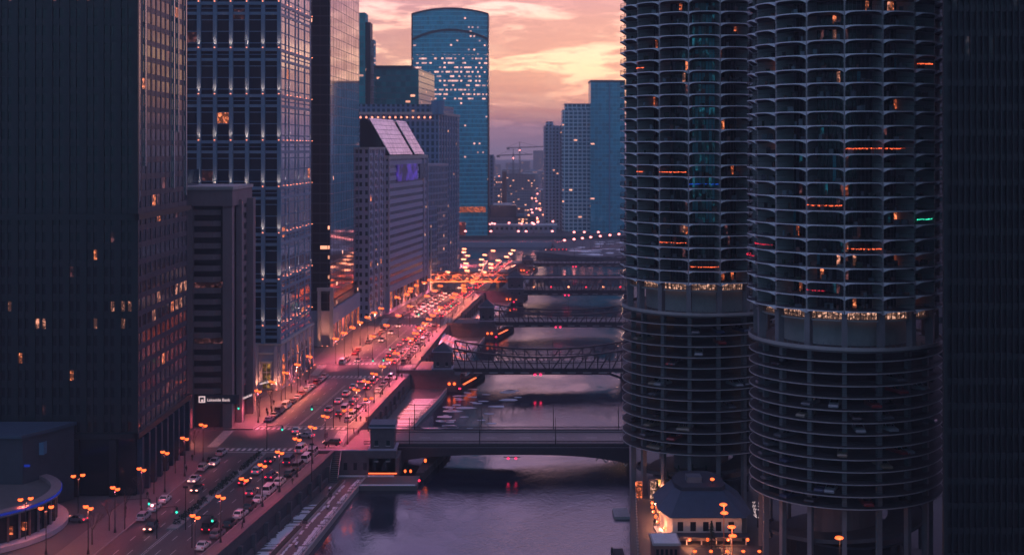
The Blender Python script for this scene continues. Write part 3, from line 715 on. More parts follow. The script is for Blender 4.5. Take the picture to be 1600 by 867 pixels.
# B: brutalist concrete block at the corner beyond the cross street
t = thing('office_building', 'brown concrete block with chamfered floor bands and white bank signs at its foot', 'office building', (-78, 357, 0))
P = [(-112, 357), (-78, 357), (-76.2, 383), (-112, 383)]
shell(t, [(-111, 358.6), (-79.2, 358.6), (-77.6, 382.6), (-111, 382.6)], .16, 62, 'brown_glass', 'core')
mb = MB()
for a, b_ in ((-111.5, -107.5), (-98.5, -94.4), (-92.8, -89.0), (-80.6, -78.0)): MB().box(a, b_, 356.6, 359.5, .16, 63.5).build('pier', 'concrete_d', t)
MB().box(-78.55, -76.9, 364.4, 367.2, .16, 63.5).build('pier', 'concrete_d', t); MB().box(-78.35, -76.0, 376, 379.4, .16, 63.5).build('pier', 'concrete_d', t)
nfl = 17
for j in range(nfl):
    z = 9.5 + j * 3.12
    poly = [(-88.95, 357.3), (-83.4, 357.3), (-80.65, 359.2), (-80.65, 360), (-88.95, 360)]
    MB().prism(poly, z, z + 1.45).build('floor_band', 'concrete_d', t)
    MB().ob((-78.9, 367.3), (0, 1), (1, 0), 0, 8.6, -.3, 1.0, z + .003, z + 1.4).build('floor_band', 'concrete_d', t)
    MB().box(-107.4, -98.6, 357.9, 359.5, z, z + 1.45).build('floor_band', 'concrete_d', t)
    m_ = 'dim_room' if j in (9, 4) else 'brown_glass'
    MB().box(-88.9, -80.7, 358.5, 358.57, z + 1.46, z + 3.1).build('window', m_, t)
MB().box(-112.2, -77.8, 356.2, 383.2, 62.003, 66.5).build('roof_storey', 'concrete_d', t)
MB().box(-112.4, -77.5, 355.9, 383.5, 66.503, 67.4).build('roof_coping', 'concrete', t)
MB().box(-104, -92, 362, 376, 67.403, 72).build('plant_room', 'gl_blue', t)
MB().box(-88.9, -80.7, 358.4, 358.56, .3, 8.6).build('lobby_glass', 'brown_glass', t)
def sign(txt, x, y, z, size, rz, par, mat='sign_on', ext=.03):
    cu = bpy.data.curves.new('sign_text', 'FONT'); cu.body = txt; cu.size = size; cu.extrude = ext; cu.materials.append(MT[mat]); cu.align_x = 'LEFT'; cu.offset = .012 * size
    tmp = bpy.data.objects.new('tmp', cu); COL.objects.link(tmp); me = bpy.data.meshes.new_from_object(tmp.evaluated_get(bpy.context.evaluated_depsgraph_get())); bpy.data.objects.remove(tmp)
    o = bpy.data.objects.new('sign_text', me); COL.objects.link(o); o.parent = par; o.location = Vector((x, y, z)) - Vector(parent_loc(par)); o.rotation_euler = (R(90), 0, rz)
    return o
s_ = thing('bank_sign', 'white lit bank sign with a square emblem on the street corner front', 'sign', (-86, 356.3, 7.6))
sign('Lakeside Bank', -84.9, 356.3, 7.75, 1.12, 0, s_)
MB().box(-87.2, -85.4, 356.2, 356.35, 7.35, 9.15).build('emblem', 'sign_on', s_); MB().box(-86.85, -85.75, 356.12, 356.19, 7.65, 8.85).build('emblem_inset', 'roof_dark', s_)
MB().box(-86.45, -85.9, 356.06, 356.11, 7.7, 8.3).build('emblem_bar', 'sign_on', s_)
MB().box(-87.5, -76.0, 356.37, 356.55, 7.0, 9.5).build('backing_board', 'roof_dark', s_)
s_ = thing('bank_sign', 'small white lit bank sign angled down the river side of the concrete block', 'sign', (-75.5, 358, 7.6))
sign('Lakeside Bank', -75.4, 358.6, 7.8, 1.0, R(75), s_)
s_ = thing('bank_sign', 'narrow white lit sign at the back corner of the concrete block near the arches', 'sign', (-75.2, 381, 7.6))
sign('Lakeside Bank', -75.0, 380.2, 7.9, .9, R(60), s_)
# C: classical tower with uplit pilasters
ULIGHT = bpy.data.lights.new('uplight', 'SPOT'); ULIGHT.energy = 1500; ULIGHT.color = (1, .40, .24); ULIGHT.spot_size = R(70); ULIGHT.spot_blend = 1.0; ULIGHT.shadow_soft_size = .12
def uplight(x, y, z, root, nx, ny, e=ULIGHT):
    o = bpy.data.objects.new('uplight_beam', e); COL.objects.link(o); o.parent = root; o.location = Vector((x, y, z)) - Vector(parent_loc(root))
    o.rotation_euler = Vector((nx * .10, ny * .10, -1)).to_track_quat('Z', 'Y').to_euler()
ul_mesh = MB().box(-.3, .3, -.3, .3, 0, .28).mesh('uplight', 'up_on')
def upfix(x, y, z, root):
    o = bpy.data.objects.new('uplight', ul_mesh); COL.objects.link(o); o.parent = root; o.location = Vector((x, y, z)) - Vector(parent_loc(root)); o.scale = (.6, .6, .7)
t = thing('office_tower', 'classical grey tower whose pilasters are washed by rows of orange uplights', 'office tower', (-75, 413, 0))
C0 = (-75.0, 413.0); C1 = (-72.0, 460.0); (uC, lC) = dirn(C0, C1); nC = (uC[1], -uC[0])
back = [(-132, 413.7), (-75.6, 413.7), (C1[0] - .7, 459.6), (-132, 459.6)]
shell(t, back, .16, 186, 'gl_blue', 'core')
lst = []; fr = MB(); frn = MB()
PER = 14.9; zs = [21.0 + PER * k for k in range(11)]
pil_f = [-132 + 56.9 * i / 11 for i in range(12)]
pil_n = [0, 9.5, 14.2, 23.4, 28, 37.4, 46.6]
facade(fr, lst, (-132, 413.7), (1, 0), (0, -1), 56.6, 15.2, 15.2 + PER * 11, 11, 44, .45, .3, .4, lit=.03, litm=('warm_room', 'dim_room', 'dim_room'), dark='gl_blue')
for z in zs:
    fr.ob((-132, 413.7), (1, 0), (0, -1), 0, 57.3, .01, .95, z - 4.2, z - 3.3); fr.ob((-132, 413.7), (1, 0), (0, -1), 0, 57.3, .01, 1.0, z - 1.0, z)
for x in pil_f: fr.box(x - .62, x + .62, 412.45, 413.68, 15.1, 186)
fr.build('front_wall_grid', 'stone_blue', t)
nb = [(pil_n[i], pil_n[i + 1]) for i in range(len(pil_n) - 1)]
Pn = (-75.6 + .02, 413.7)
for a, b_ in nb:
    sub = []; facade(frn, sub, (Pn[0] + uC[0] * a, Pn[1] + uC[1] * a), uC, nC, b_ - a - .01, 15.2, 15.2 + PER * 11, 1 if b_ - a < 6 else 2, 44, .3, .4, .10, lit=.03, litm=('warm_room',), dark='gl_mirror', ends=False)
    lst += sub
for z in zs:
    frn.ob(Pn, uC, nC, 0, lC - .8, .01, .34, z - 4.2, z - 3.3); frn.ob(Pn, uC, nC, 0, lC - .8, .01, .40, z - 1.0, z)
for a in pil_n: frn.ob(Pn, uC, nC, max(0, a - .6), min(lC, a + .6), .01, .28, 15.1, 186)
frn.build('side_wall_grid', 'stone_blue', t)
place_panes(t, lst)
for z in zs[:8]:
    for x in pil_f[3:]:
        upfix(x, 412.1, z + .003, t); uplight(x, 412.05, z + .35, t, 0, 1)
    for a in pil_n:
        X, Y = Pn[0] + uC[0] * a + nC[0] * .75, Pn[1] + uC[1] * a + nC[1] * .75
        upfix(X, Y, z + .003, t); uplight(X, Y, z + .35, t, -nC[0], -nC[1])
# its stone base with arches
shell(t, [(-133, 412.9), (-74.6, 412.9), (C1[0] + .2, 461), (-133, 461)], .16, 14.6, 'stone', 'base_storey')
MB().prism([(-133.2, 412.4), (-74.1, 412.4), (C1[0] + .8, 461.3), (-133.2, 461.3)], 14.603, 15.15).build('base_cornice', 'concrete', t)
ub = ((C1[0] + .2 + 74.6), 461 - 412.9); lb = math.hypot(*ub); ub = (ub[0] / lb, ub[1] / lb); nbv = (ub[1], -ub[0])
BL = bpy.data.lights.new('base_uplight', 'SPOT'); BL.energy = 2600; BL.color = (1, .36, .18); BL.spot_size = R(95); BL.spot_blend = 1.0; BL.shadow_soft_size = .15
for i in range(7):
    c = 3.5 + i * 6.6; X, Y = -74.6 + ub[0] * c, 412.9 + ub[1] * c
    n = 9; pts = [(-1.7, 1.2)] + [(1.7, 1.2)] + [(1.7 * math.cos(math.pi * k / n), 9.5 + 1.7 * math.sin(math.pi * k / n)) for k in range(n + 1)]
    vs = [(X + ub[0] * a + nbv[0] * e, Y + ub[1] * a + nbv[1] * e, z) for e in (.01, .12) for a, z in pts]; k_ = len(pts)
    w_ = MB().add(vs, [tuple(range(k_ - 1, -1, -1)), tuple(range(k_, 2 * k_))] + [(j, (j + 1) % k_, k_ + (j + 1) % k_, k_ + j) for j in range(k_)]).build('arched_window', 'gl_dark' if i % 3 else 'warm_room2', t)
    MB().ob((X, Y), ub, nbv, -1.95, 1.95, .13, .3, 8.2, 8.5).build('transom', 'stone', w_)
    X2, Y2 = X + ub[0] * 3.3, Y + ub[1] * 3.3
    MB().ob((X2, Y2), ub, nbv, -.5, .5, .01, .55, .2, 14.4).build('pilaster', 'stone', t)
    upfix(X2 + nbv[0] * 1.2, Y2 + nbv[1] * 1.2, .5, t); uplight(X2 + nbv[0] * 1.3, Y2 + nbv[1] * 1.3, .95, t, -nbv[0], -nbv[1], BL)
w_ = MB().box(-80.4, -77.8, 412.7, 412.88, .8, 8.6).build('lit_entrance', 'entrance_glow', t)
for zz in (3.2, 5.8): MB().box(-80.6, -77.6, 412.55, 412.69, zz, zz + .22).build('transom', 'stone', w_)
for xx in (-80.62, -79.2, -77.85): MB().box(xx, xx + .2, 412.5, 412.69, .8, 8.8).build('mullion', 'stone', w_)
MB().box(-81.0, -77.2, 412.4, 412.89, 8.803, 9.5).build('entrance_hood', 'concrete', t)
for x in (-96, -91, -86, -82.4, -76.2): MB().box(x - .55, x + .55, 412.3, 412.89, .2, 14.5).build('pilaster', 'stone', t)
for x in (-93.5, -88.5, -84.2):
    w_ = MB().box(x - 1.2, x + 1.2, 412.72, 412.89, 1.2, 10.5).build('base_window', 'gl_dark', t)
    MB().box(x - 1.3, x + 1.3, 412.6, 412.71, 7.4, 7.7).build('transom', 'stone', w_)
MB().box(-133, -74.9, 412.5, 412.89, 11.6, 12.2).build('string_course', 'concrete', t)
for x in (-82, -75.8): upfix(x, 411.7, .5, t); uplight(x, 411.6, .95, t, 0, 1, BL)
# D: dark slab with mirrored river side
t = thing('glass_tower', 'dark glass tower whose river side mirrors the pink sky', 'glass tower', (-72, 506, 0))
MT['cw_dark'] = curtain('dark_glazed_wall', 3.0, 3.9, .07, .14, (.012, .018, .03), (.02, .026, .04), lit=.10, les=1.1, metal=.2, seed=3, cl=.56)
MT['cw_mirror'] = curtain('mirrored_glazed_wall', 3.1, 3.9, .035, .05, (.58, .56, .64), (.20, .18, .24), lit=.006, les=2, metal=.95, rough=.05, seed=5)
D = [(-112, 506), (-72.2, 506), (-68.5, 571), (-112, 571)]
shell(t, D, 14, 157, 'cw_dark', 'front_body')
(uD, lD) = dirn(D[1], D[2]); nD = (uD[1], -uD[0])
sk = MB(); Q = 10
sk.ob(D[1], uD, nD, .3, lD - .3, .01, .35, 20, 153); sk.build('mirrored_side', 'cw_mirror', t)
fins = MB()
for i in range(12): fins.ob(D[1], uD, nD, 1 + i * 5.6, 1.18 + i * 5.6, .36, .40, 14, 156)
fins.build('side_fins', 'stone_dark', t)
shell(t, [(-112, 505), (-71.4, 505), (-67.7, 571), (-112, 571)], .16, 13.9, 'stone', 'base_storey')
for i in range(9):
    X, Y = -71.4 + uD[0] * (2 + i * 7), 505 + uD[1] * (2 + i * 7)
    MB().ob((X, Y), uD, nD, 0, 4.5, .02, .1, .6, 8).build('lit_shop_front', 'glow_hall' if i % 2 else 'warm_room2', t)
MB().box(-76.5, -75.3, 503.2, 504.9, .16, 22).build('portal_pier', 'concrete', t); MB().box(-71.6, -70.4, 503.2, 504.9, .16, 22).build('portal_pier', 'concrete', t)
MB().box(-76.7, -70.2, 503.1, 504.95, 22.003, 23.2).build('portal_beam', 'concrete', t)
for x, y in ((-74.5, 502.4), (-72.5, 502.4), (-69.5, 508), (-69, 520)): upfix(x, y, .5, t); uplight(x, y, .95, t, 0, 1, BL)
# E: stone strip tower and F: stone tower with violet screen
MT['cw_stone_v'] = curtain('stone_wall_small_windows', 2.6, 3.7, .55, .50, (.012, .014, .024), (.36, .33, .46), lit=.07, litcol=(1, .45, .25), les=1.0, metal=.1, rough=.2, seed=8, cl=.52)
MT['cw_stone_h'] = curtain('stone_wall_banded', 40., 3.7, .004, .58, (.07, .085, .14), (.36, .34, .48), lit=.0, les=2, metal=.2, rough=.25, seed=9)
t = thing('stone_tower', 'narrow pale stone tower with single columns of small windows beside the dark glass tower', 'stone tower', (-66, 575, 0))
E = [(-96, 577), (-64.8, 577), (-60.2, 602), (-96, 602)]
shell(t, E, .16, 77.5, 'cw_stone_v', 'walls')
(uE, lE) = dirn(E[1], E[2]); nE = (uE[1], -uE[0])
for a in (0, 8.0, 16.6, 24.3): MB().ob(E[1], uE, nE, a, a + 1.1, .01, .6, .2, 78).build('pilaster', 'stone', t)
for a, mat_ in ((2.6, 'gl_dark'), (11, 'gl_dark'), (19, 'gl_dark')):
    for j in range(19): MB().ob(E[1], uE, nE, a, a + 2.2, .01, .1, 6 + j * 3.7, 8.3 + j * 3.7).build('window', 'warm_room' if rnd.random() < .06 else mat_, t)
MB().prism([(-96.3, 576.4), (-64.3, 576.4), (-59.6, 602.4), (-96.3, 602.4)], 77.503, 78.6).build('cornice', 'concrete', t)
for a in (1, 8.5, 17.2): upfix(E[1][0] + uE[0] * a + .9, E[1][1] + uE[1] * a, .5, t); uplight(E[1][0] + uE[0] * a + 1, E[1][1] + uE[1] * a, .95, t, -1, 0, BL)
t = thing('stone_tower', 'stone office tower with a slanting glass crown and a violet screen', 'stone tower', (-59, 604, 0))
F = [(-88, 604), (-58.6, 604), (-45.8, 690), (-88, 690)]
(uF, lF) = dirn(F[1], F[2]); nF = (uF[1], -uF[0])
shell(t, F, .16, 73, 'cw_stone_v', 'walls')
MB().ob(F[1], uF, nF, 3, lF - 12, .01, .3, 13, 70).build('banded_side', 'cw_stone_h', t)
for a in (0, lF - 11, lF - 1.2): MB().ob(F[1], uF, nF, a, a + 1.2, .01, .8, .2, 73).build('pilaster', 'stone', t)
for j in range(17): MB().ob(F[1], uF, nF, 1.2, 2.9, .01, .35, 6 + j * 3.7, 8.4 + j * 3.7).build('window', 'gl_dark', t)
for i in range(2):
    for j in range(17): MB().box(-66.8 + i * 4.4, -64.9 + i * 4.4, 603.85, 603.98, 5.5 + j * 3.7, 8 + j * 3.7).build('window', 'gl_dark', t)
MB().prism([(-88.4, 603.4), (-58, 603.4), (-45.2, 690.4), (-88.4, 690.4)], 73.003, 74.6).build('cornice', 'concrete', t)
MB().prism([(-88.4, 603.5), (-58.1, 603.5), (-44.6, 696), (-88.4, 696)], .17, 12.5).build('base_storey', 'stone', t)
for i in range(12): MB().ob((-58.05, 603.5), uF, nF, 2 + i * 7.2, 6.4 + i * 7.2, .02, .12, 2, 10).build('base_window', 'gl_dark' if i % 4 else 'warm_room2', t)
MB().ob(F[1], uF, nF, 16, 60, .32, .9, 62.0, 70.2).build('violet_screen', 'purple_on', t); MB().ob(F[1], uF, nF, 66, 80, .32, .8, 62.5, 70).build('side_screen', 'gl_blue', t)
# slanting crown: dark wedge plus two bright tilted glass roofs
MB().add([(-72, 606, 74.7), (-58.5, 606, 74.7), (-47, 684, 74.7), (-72, 684, 74.7), (-72, 606, 92), (-68.5, 606, 92), (-57, 684, 92), (-72, 684, 92)],
         [(0, 3, 2, 1), (4, 5, 6, 7), (0, 1, 5, 4), (1, 2, 6, 5), (2, 3, 7, 6), (3, 0, 4, 7)]).build('crown_block', 'gl_dark', t)
MT['gl_roof'] = curtain('pale_glazed_roof', 2.4, 2.2, .07, .08, (.82, .74, .72), (.22, .18, .22), lit=0.0, metal=.8, rough=.2)
for a0, a1 in ((1, 48), (54, 76)):
    def P3(a, s_): 
        x = -58.5 + 11.5 * a / 78; y = 606 + a
        return Vector((x - 10.0 * s_ + .35, y, 74.75 + 17.3 * s_ + .2))
    nrm = Vector((.85, 0, .5)) * .35
    vs = [P3(a0, 0), P3(a1, 0), P3(a1, 1), P3(a0, 1)]; vs += [v + nrm for v in vs]
    MB().add(vs, [(0, 3, 2, 1), (4, 5, 6, 7), (0, 1, 5, 4), (1, 2, 6, 5), (2, 3, 7, 6), (3, 0, 4, 7)]).build('slanting_glass_roof', 'gl_roof', t)
# G: stepped stone towers behind
MT['cw_g'] = curtain('stone_wall_tall_windows', 2.9, 3.8, .45, .30, (.03, .08, .12), (.15, .21, .33), lit=.05, les=1.0, metal=.3, rough=.2, seed=12)
t = thing('stone_tower', 'broad stone tower with a row of small crown lights behind the violet-screen tower', 'stone tower', (-38, 740, 0))
shell(t, [(-100, 712), (-49, 712), (-37.4, 746), (-100, 746)], .16, 68, 'cw_g', 'lower_wing')
MB().prism([(-100.2, 711.5), (-48.6, 711.5), (-37, 746.4), (-100.2, 746.4)], 68.003, 69.4).build('cornice', 'stone', t)
shell(t, [(-105, 750), (-43.5, 750), (-33.5, 815), (-105, 815)], .16, 98, 'cw_g', 'tower')
MB().prism([(-105.4, 749.4), (-43, 749.4), (-33, 815.5), (-105.4, 815.5)], 98.003, 99.4).build('cornice', 'concrete', t)
shell(t, [(-103, 753), (-46, 753), (-37, 812), (-103, 812)], 99.403, 104, 'cw_g', 'attic')
for x in (-46.5, -43.6):
    MB().cyl(x + 1.5, 751, 2.4, 98, 106, n=12).build('turret', 'stone_blue', t)
for i in range(14): MB().ell(-92 + i * 3.4, 748.9, 96.2, .55, .4, .55).build('crown_light', 'up_on', t)
(uG, lG) = dirn((-43.5, 750), (-33.5, 815)); nG = (uG[1], -uG[0])
for a in range(0, 64, 8): MB().ob((-43.5, 750), uG, nG, a, a + 1, .01, .6, .2, 97.9).build('pilaster', 'stone_blue', t)
t = thing('stone_building', 'low stone block with a tall pale arch frame beside the river bend', 'stone building', (-40, 700, 0))
shell(t, [(-70, 697.5), (-45.6, 697.5), (-41.5, 711), (-70, 711)], .16, 46, 'cw_g', 'walls')
MB().box(-44.8, -44.0, 700, 710, .2, 34).build('frame_leg', 'concrete', t); 
# H: green glass block, I: tall slim tower, J: curved-top tower, K: slab
MT['cw_green'] = curtain('green_glazed_wall', 3.2, 3.9, .06, .12, (.012, .26, .28), (.04, .14, .17), lit=.03, les=1.1, metal=.2, rough=.1, seed=14)
t = thing('glass_building', 'green glass office block with a flat top behind the crown lights', 'glass building', (-80, 880, 0))
shell(t, [(-130, 850), (-62, 850), (-56, 925), (-130, 925)], .16, 131, 'cw_green', 'walls'); MB().box(-108, -66, 849, 920, 131.003, 133).build('roof_edge', 'roof_dark', t)
shell(t, [(-112, 846), (-90, 846), (-90, 849.9), (-112, 849.9)], 60, 122, 'cw_green', 'front_bay')
t = thing('glass_tower', 'tall slim dark tower rising out of frame behind the mirrored tower', 'glass tower', (-100, 800, 0))
shell(t, [(-110, 820), (-94, 820), (-94, 836), (-110, 836)], .16, 165, 'cw_green', 'shaft')
shell(t, [(-93.8, 822), (-91, 822), (-91, 836), (-93.8, 836)], .16, 159, 'stone_dark', 'side_strip'); shell(t, [(-90.9, 824), (-88.9, 824), (-88.9, 836), (-90.9, 836)], .16, 148, 'cw_mirror', 'glazed_strip')
MT['cw_rp'] = curtain('teal_glazed_wall', 1.9, 4.0, .05, .20, (.01, .36, .50), (.10, .62, .72), lit=.09, litcol=(1, .46, .34), les=.95, metal=.2, rough=.12, seed=17, cw=1.0, band=(122, 162, .34), cl=.5)
t = thing('glass_tower', 'tall teal glass tower with a gently arched top and scattered lit floors', 'glass tower', (-55, 1150, 0))
xa, xb, yy = -89.5, -21.5, 1150; n = 14
def arcf(x, h0, h1): return h0 + (h1 - h0) * (1 - ((x - (xa + xb) / 2) / ((xb - xa) / 2)) ** 2)
top = [(xa + (xb - xa) * i / n) for i in range(n + 1)]
bow = lambda x: yy - 5 * (1 - ((x - (xa + xb) / 2) / ((xb - xa) / 2)) ** 2)
vs = []
for x in top: vs += [(x, bow(x), 0.1), (x, bow(x), arcf(x, 199, 203.5)), (x, yy + 42, arcf(x, 199, 203.5)), (x, yy + 42, 0.1)]
fs = []
for i in range(n):
    a = 4 * i; c = a + 4; fs += [(a, c, c + 1, a + 1), (a + 1, c + 1, c + 2, a + 2), (a + 2, c + 2, c + 3, a + 3)]
fs += [(0, 1, 2, 3), (4 * n + 3, 4 * n + 2, 4 * n + 1, 4 * n)]
MB().add(vs, fs).build('walls', 'cw_rp', t)
mb = MB()
for i in range(n):
    x, x2 = top[i], top[i + 1]
    for h0, h1, w_ in ((176, 184, 2.0), (198.8, 203.3, 1.4)): mb.bar((x, bow(x) - .5, arcf(x, h0, h1)), (x2, bow(x2) - .5, arcf(x2, h0, h1)), .8, w_)
mb.build('arched_belt', 'stone_dark', t)
for x in (xa - .4, xb + .2): MB().box(x - .5, x + .5, yy - .8, yy + 42, .1, 199).build('edge_fin', 'stone_dark', t)
for z, h, m_ in ((21, 5, 'warm_room2'), (0.5, 12, 'glow_hall')): MB().box(xa + 28, xb - (2 if z > 1 else 20), yy - 5.6, yy - 5.3, z, z + h).build('lit_lobby', m_, t)
t = thing('glass_tower', 'thin grey slab edging out behind the arched teal tower', 'glass tower', (-20, 1210, 0))
shell(t, [(-24, 1210), (-17.5, 1210), (-17.5, 1250), (-24, 1250)], .1, 72, 'cw_g', 'walls')
# right-hand far towers
MT['cw_white'] = curtain('white_framed_wall', 4.2, 3.6, .24, .30, (.02, .22, .32), (.66, .80, .86), lit=.03, les=1.1, metal=.3, rough=.15, seed=20, cl=.5)
MT['cw_blue'] = curtain('blue_glazed_wall', 3.4, 3.6, .06, .10, (.008, .32, .44), (.10, .50, .60), lit=.05, les=1.1, metal=.2, rough=.1, seed=23, cl=.52)
MT['cw_grey'] = curtain('grey_apartment_wall', 3.4, 3.3, .42, .34, (.03, .10, .16), (.46, .56, .68), lit=.04, les=1.1, metal=.2, rough=.2, seed=27, cl=.48)
t = thing('apartment_tower', 'left and lowest of three towers across the far water, grey with balconies', 'apartment tower', (38, 1230, 0))
shell(t, [(31, 1235), (50, 1235), (50, 1265), (31, 1265)], .1, 100, 'cw_grey', 'walls'); shell(t, [(33, 1238), (40, 1238), (40, 1260), (33, 1260)], 100.003, 104, 'cw_grey', 'plant_room')
for x in (31.6, 36.2, 41.2, 46): MB().box(x, x + .8, 1234, 1234.95, .2, 99.5).build('pilaster', 'stone', t)
t = thing('apartment_tower', 'middle far tower with a white frame grid and stepped top', 'apartment tower', (60, 1205, 0))
shell(t, [(47.5, 1205), (73.5, 1205), (73.5, 1235), (47.5, 1235)], .1, 114.5, 'cw_white', 'walls'); shell(t, [(50, 1206), (73, 1206), (73, 1230), (50, 1230)], 114.503, 119.5, 'cw_white', 'top_storey')
MB().box(49.5, 73.6, 1205.6, 1230.5, 119.503, 120.3).build('roof_edge', 'stone', t)
shell(t, [(50, 1201), (74.5, 1201), (74.5, 1204.8), (50, 1204.8)], .1, 27, 'cw_white', 'podium')
t = thing('glass_tower', 'tallest of the three far towers, smooth blue-green glass', 'glass tower', (88, 1180, 0))
shell(t, [(72.5, 1180), (104, 1180), (104, 1215), (72.5, 1215)], .1, 139, 'cw_blue', 'walls')
MB().box(72.3, 104.2, 1179.8, 1215.2, 139.003, 141).build('roof_edge', 'roof_dark', t); MB().box(89.5, 90.3, 1179.2, 1179.95, .2, 138).build('corner_fin', 'stone_blue', t)
# N: black slab at the right edge
t = thing('office_tower', 'flat black steel slab closing the right edge with faint vertical ribs', 'office tower', (69, 200, 0))
shell(t, [(67.9, 201), (130, 201), (130, 236), (80, 236)], .6, 210, 'ibm_glass', 'core')
mb = MB()
for i in range(60): mb.box(68 + i * .95, 68.22 + i * .95, 200.45, 200.98, .6, 210)
mb.build('ribs', 'ibm', t)
mb = MB()
for j in range(54): mb.box(68, 125, 200.7, 200.97, 2 + j * 3.9, 3.0 + j * 3.9)
mb.build('spandrels', 'ibm', t); 
MB().box(67.55, 67.95, 200.3, 200.9, .6, 210).build('corner_post', 'ibm', t)
MT['ibm_lit'] = em('dim_blinds_lit', (1, .40, .22), .22, vary=1, size=.9); MT['ibm_faint'] = em('faint_blinds_lit', (.5, .35, .35), .06, vary=1, size=.9)
lst = []
for j in range(20, 54):
    for i in range(34):
        z = 3.05 + j * 3.9
        zz = abs(z - 57); p = .25 if (z > 48 and z < 61) else .06
        if rnd.random() < p: lst.append((68.6 + i * .95, 200.93, z, 0, .66, .06, 2.8, 'ibm_lit' if p > .2 else 'ibm_faint'))
place_panes(t, lst, limit=70)
t = thing('hotel_block', 'plain purple-grey block seen in the slit beside the black slab', 'hotel building', (116, 330, 0))
shell(t, [(107, 330), (150, 330), (150, 360), (107, 360)], .6, 135, 'concrete_d', 'walls')
for j in range(28): MB().box(107.5, 149, 329.8, 329.97, 6 + j * 4.5, 7.6 + j * 4.5).build('window_band', 'gl_dark', t)
t = thing('warehouse_block', 'massive low stone block behind the round towers', 'stone building', (150, 620, 0))
shell(t, [(95, 560), (260, 560), (260, 680), (95, 680)], .6, 70, 'cw_g', 'walls')
# ------------------------------------------------------------------ low round pavilion at the lower left
cx, cy = -122, 262
t = thing('round_pavilion', 'low round glazed restaurant with a glowing blue rim at the lower left corner', 'restaurant', (cx, cy, 0))
def ring(cx, cy, r0, r1, z0, z1, a0=0, a1=360, n=48, mb=None, mi=0):
    mb = mb or MB(); vs = []; full = abs(a1 - a0) >= 360
    for i in range(n + 1):
        a = R(a0 + (a1 - a0) * i / n)
        for r_, z in ((r0, z0), (r1, z0), (r1, z1), (r0, z1)): vs.append((cx + r_ * math.cos(a), cy + r_ * math.sin(a), z))
    fs = []
    for i in range(n):
        a = 4 * i; b_ = a + 4
        for k in range(4): fs.append((a + k, a + (k + 1) % 4, b_ + (k + 1) % 4, b_ + k)[::-1])
    if not full: fs += [(0, 1, 2, 3), (4 * n + 3, 4 * n + 2, 4 * n + 1, 4 * n)]
    return mb.add(vs, fs, mi)
cx = -114
MB().cyl(cx, cy, 22, .16, 1.2, n=48).build('plinth', 'stone', t)
MB().cyl(cx, cy, 19.3, 1.203, 6.5, n=48).build('glazed_drum', 'gl_dark', t)
for i in range(48):
    a = R(i * 7.5 - 90); MB().box(cx + 19.6 * math.cos(a) - .18, cx + 19.6 * math.cos(a) + .18, cy + 19.6 * math.sin(a) - .18, cy + 19.6 * math.sin(a) + .18, 1.2, 6.5).build('column', 'brick' if i % 2 else 'concrete_d', t)
ring(cx, cy, 18.5, 20.6, 6.503, 7.5).build('parapet', 'concrete_d', t)
ring(cx, cy, 20.603, 20.75, 6.9, 7.35).build('blue_rim_light', 'blue_on', t)
MB().cyl(cx, cy, 18.4, 6.5, 6.7, n=48).build('terrace', 'pave', t)
for i in range(7):
    a = R(-84 + i * 9.5); MB().box(cx + 19.45 * math.cos(a) - .7, cx + 19.45 * math.cos(a) + .7, cy + 19.45 * math.sin(a) - .1, cy + 19.45 * math.sin(a) + .1, 2.6, 4.2).build('lit_window', 'warm_room2', t)
BULB = MB().ell(0, 0, 0, .2, .2, .2, 8, 5).mesh('bulb', 'string_warm')
t = thing('string_light', 'strings of small warm bulbs over the terrace of the round restaurant', 'string lights', (cx, cy, 8))
for i in range(34):
    o = bpy.data.objects.new('bulb', BULB); COL.objects.link(o); o.parent = t; o.location = (q.uniform(-4, 11), q.uniform(-13, -5), q.uniform(1.2, 2.0)); o.scale = (.9,) * 3
mb = MB(); 
for i in range(4): mb.bar((cx - 8, cy - 13 + i * 3, 9.8), (cx + 11, cy - 13 + i * 3, 9.8), .04)
mb.build('wire', 'pole', t)
t = thing('low_building', 'flat-roofed low building with a bluish roof behind the round restaurant', 'low building', (-128, 277, 0))
shell(t, [(-160, 272), (-104, 272), (-97.5, 285), (-160, 285)], .16, 16.5, 'roof_dark', 'walls')
MB().prism([(-160.5, 271.5), (-104, 271.5), (-101, 276.5), (-97, 285.4), (-160.5, 285.4)], 16.503, 17.2).build('roof', 'roof_blue', t)
MB().box(-107, -101, 276, 283, 12, 14.6).build('canopy_side', 'stone_blue', t); MB().box(-103.4, -102.2, 271.2, 271.45, 10.6, 11.1).build('blue_lamp', 'blue_on', t)
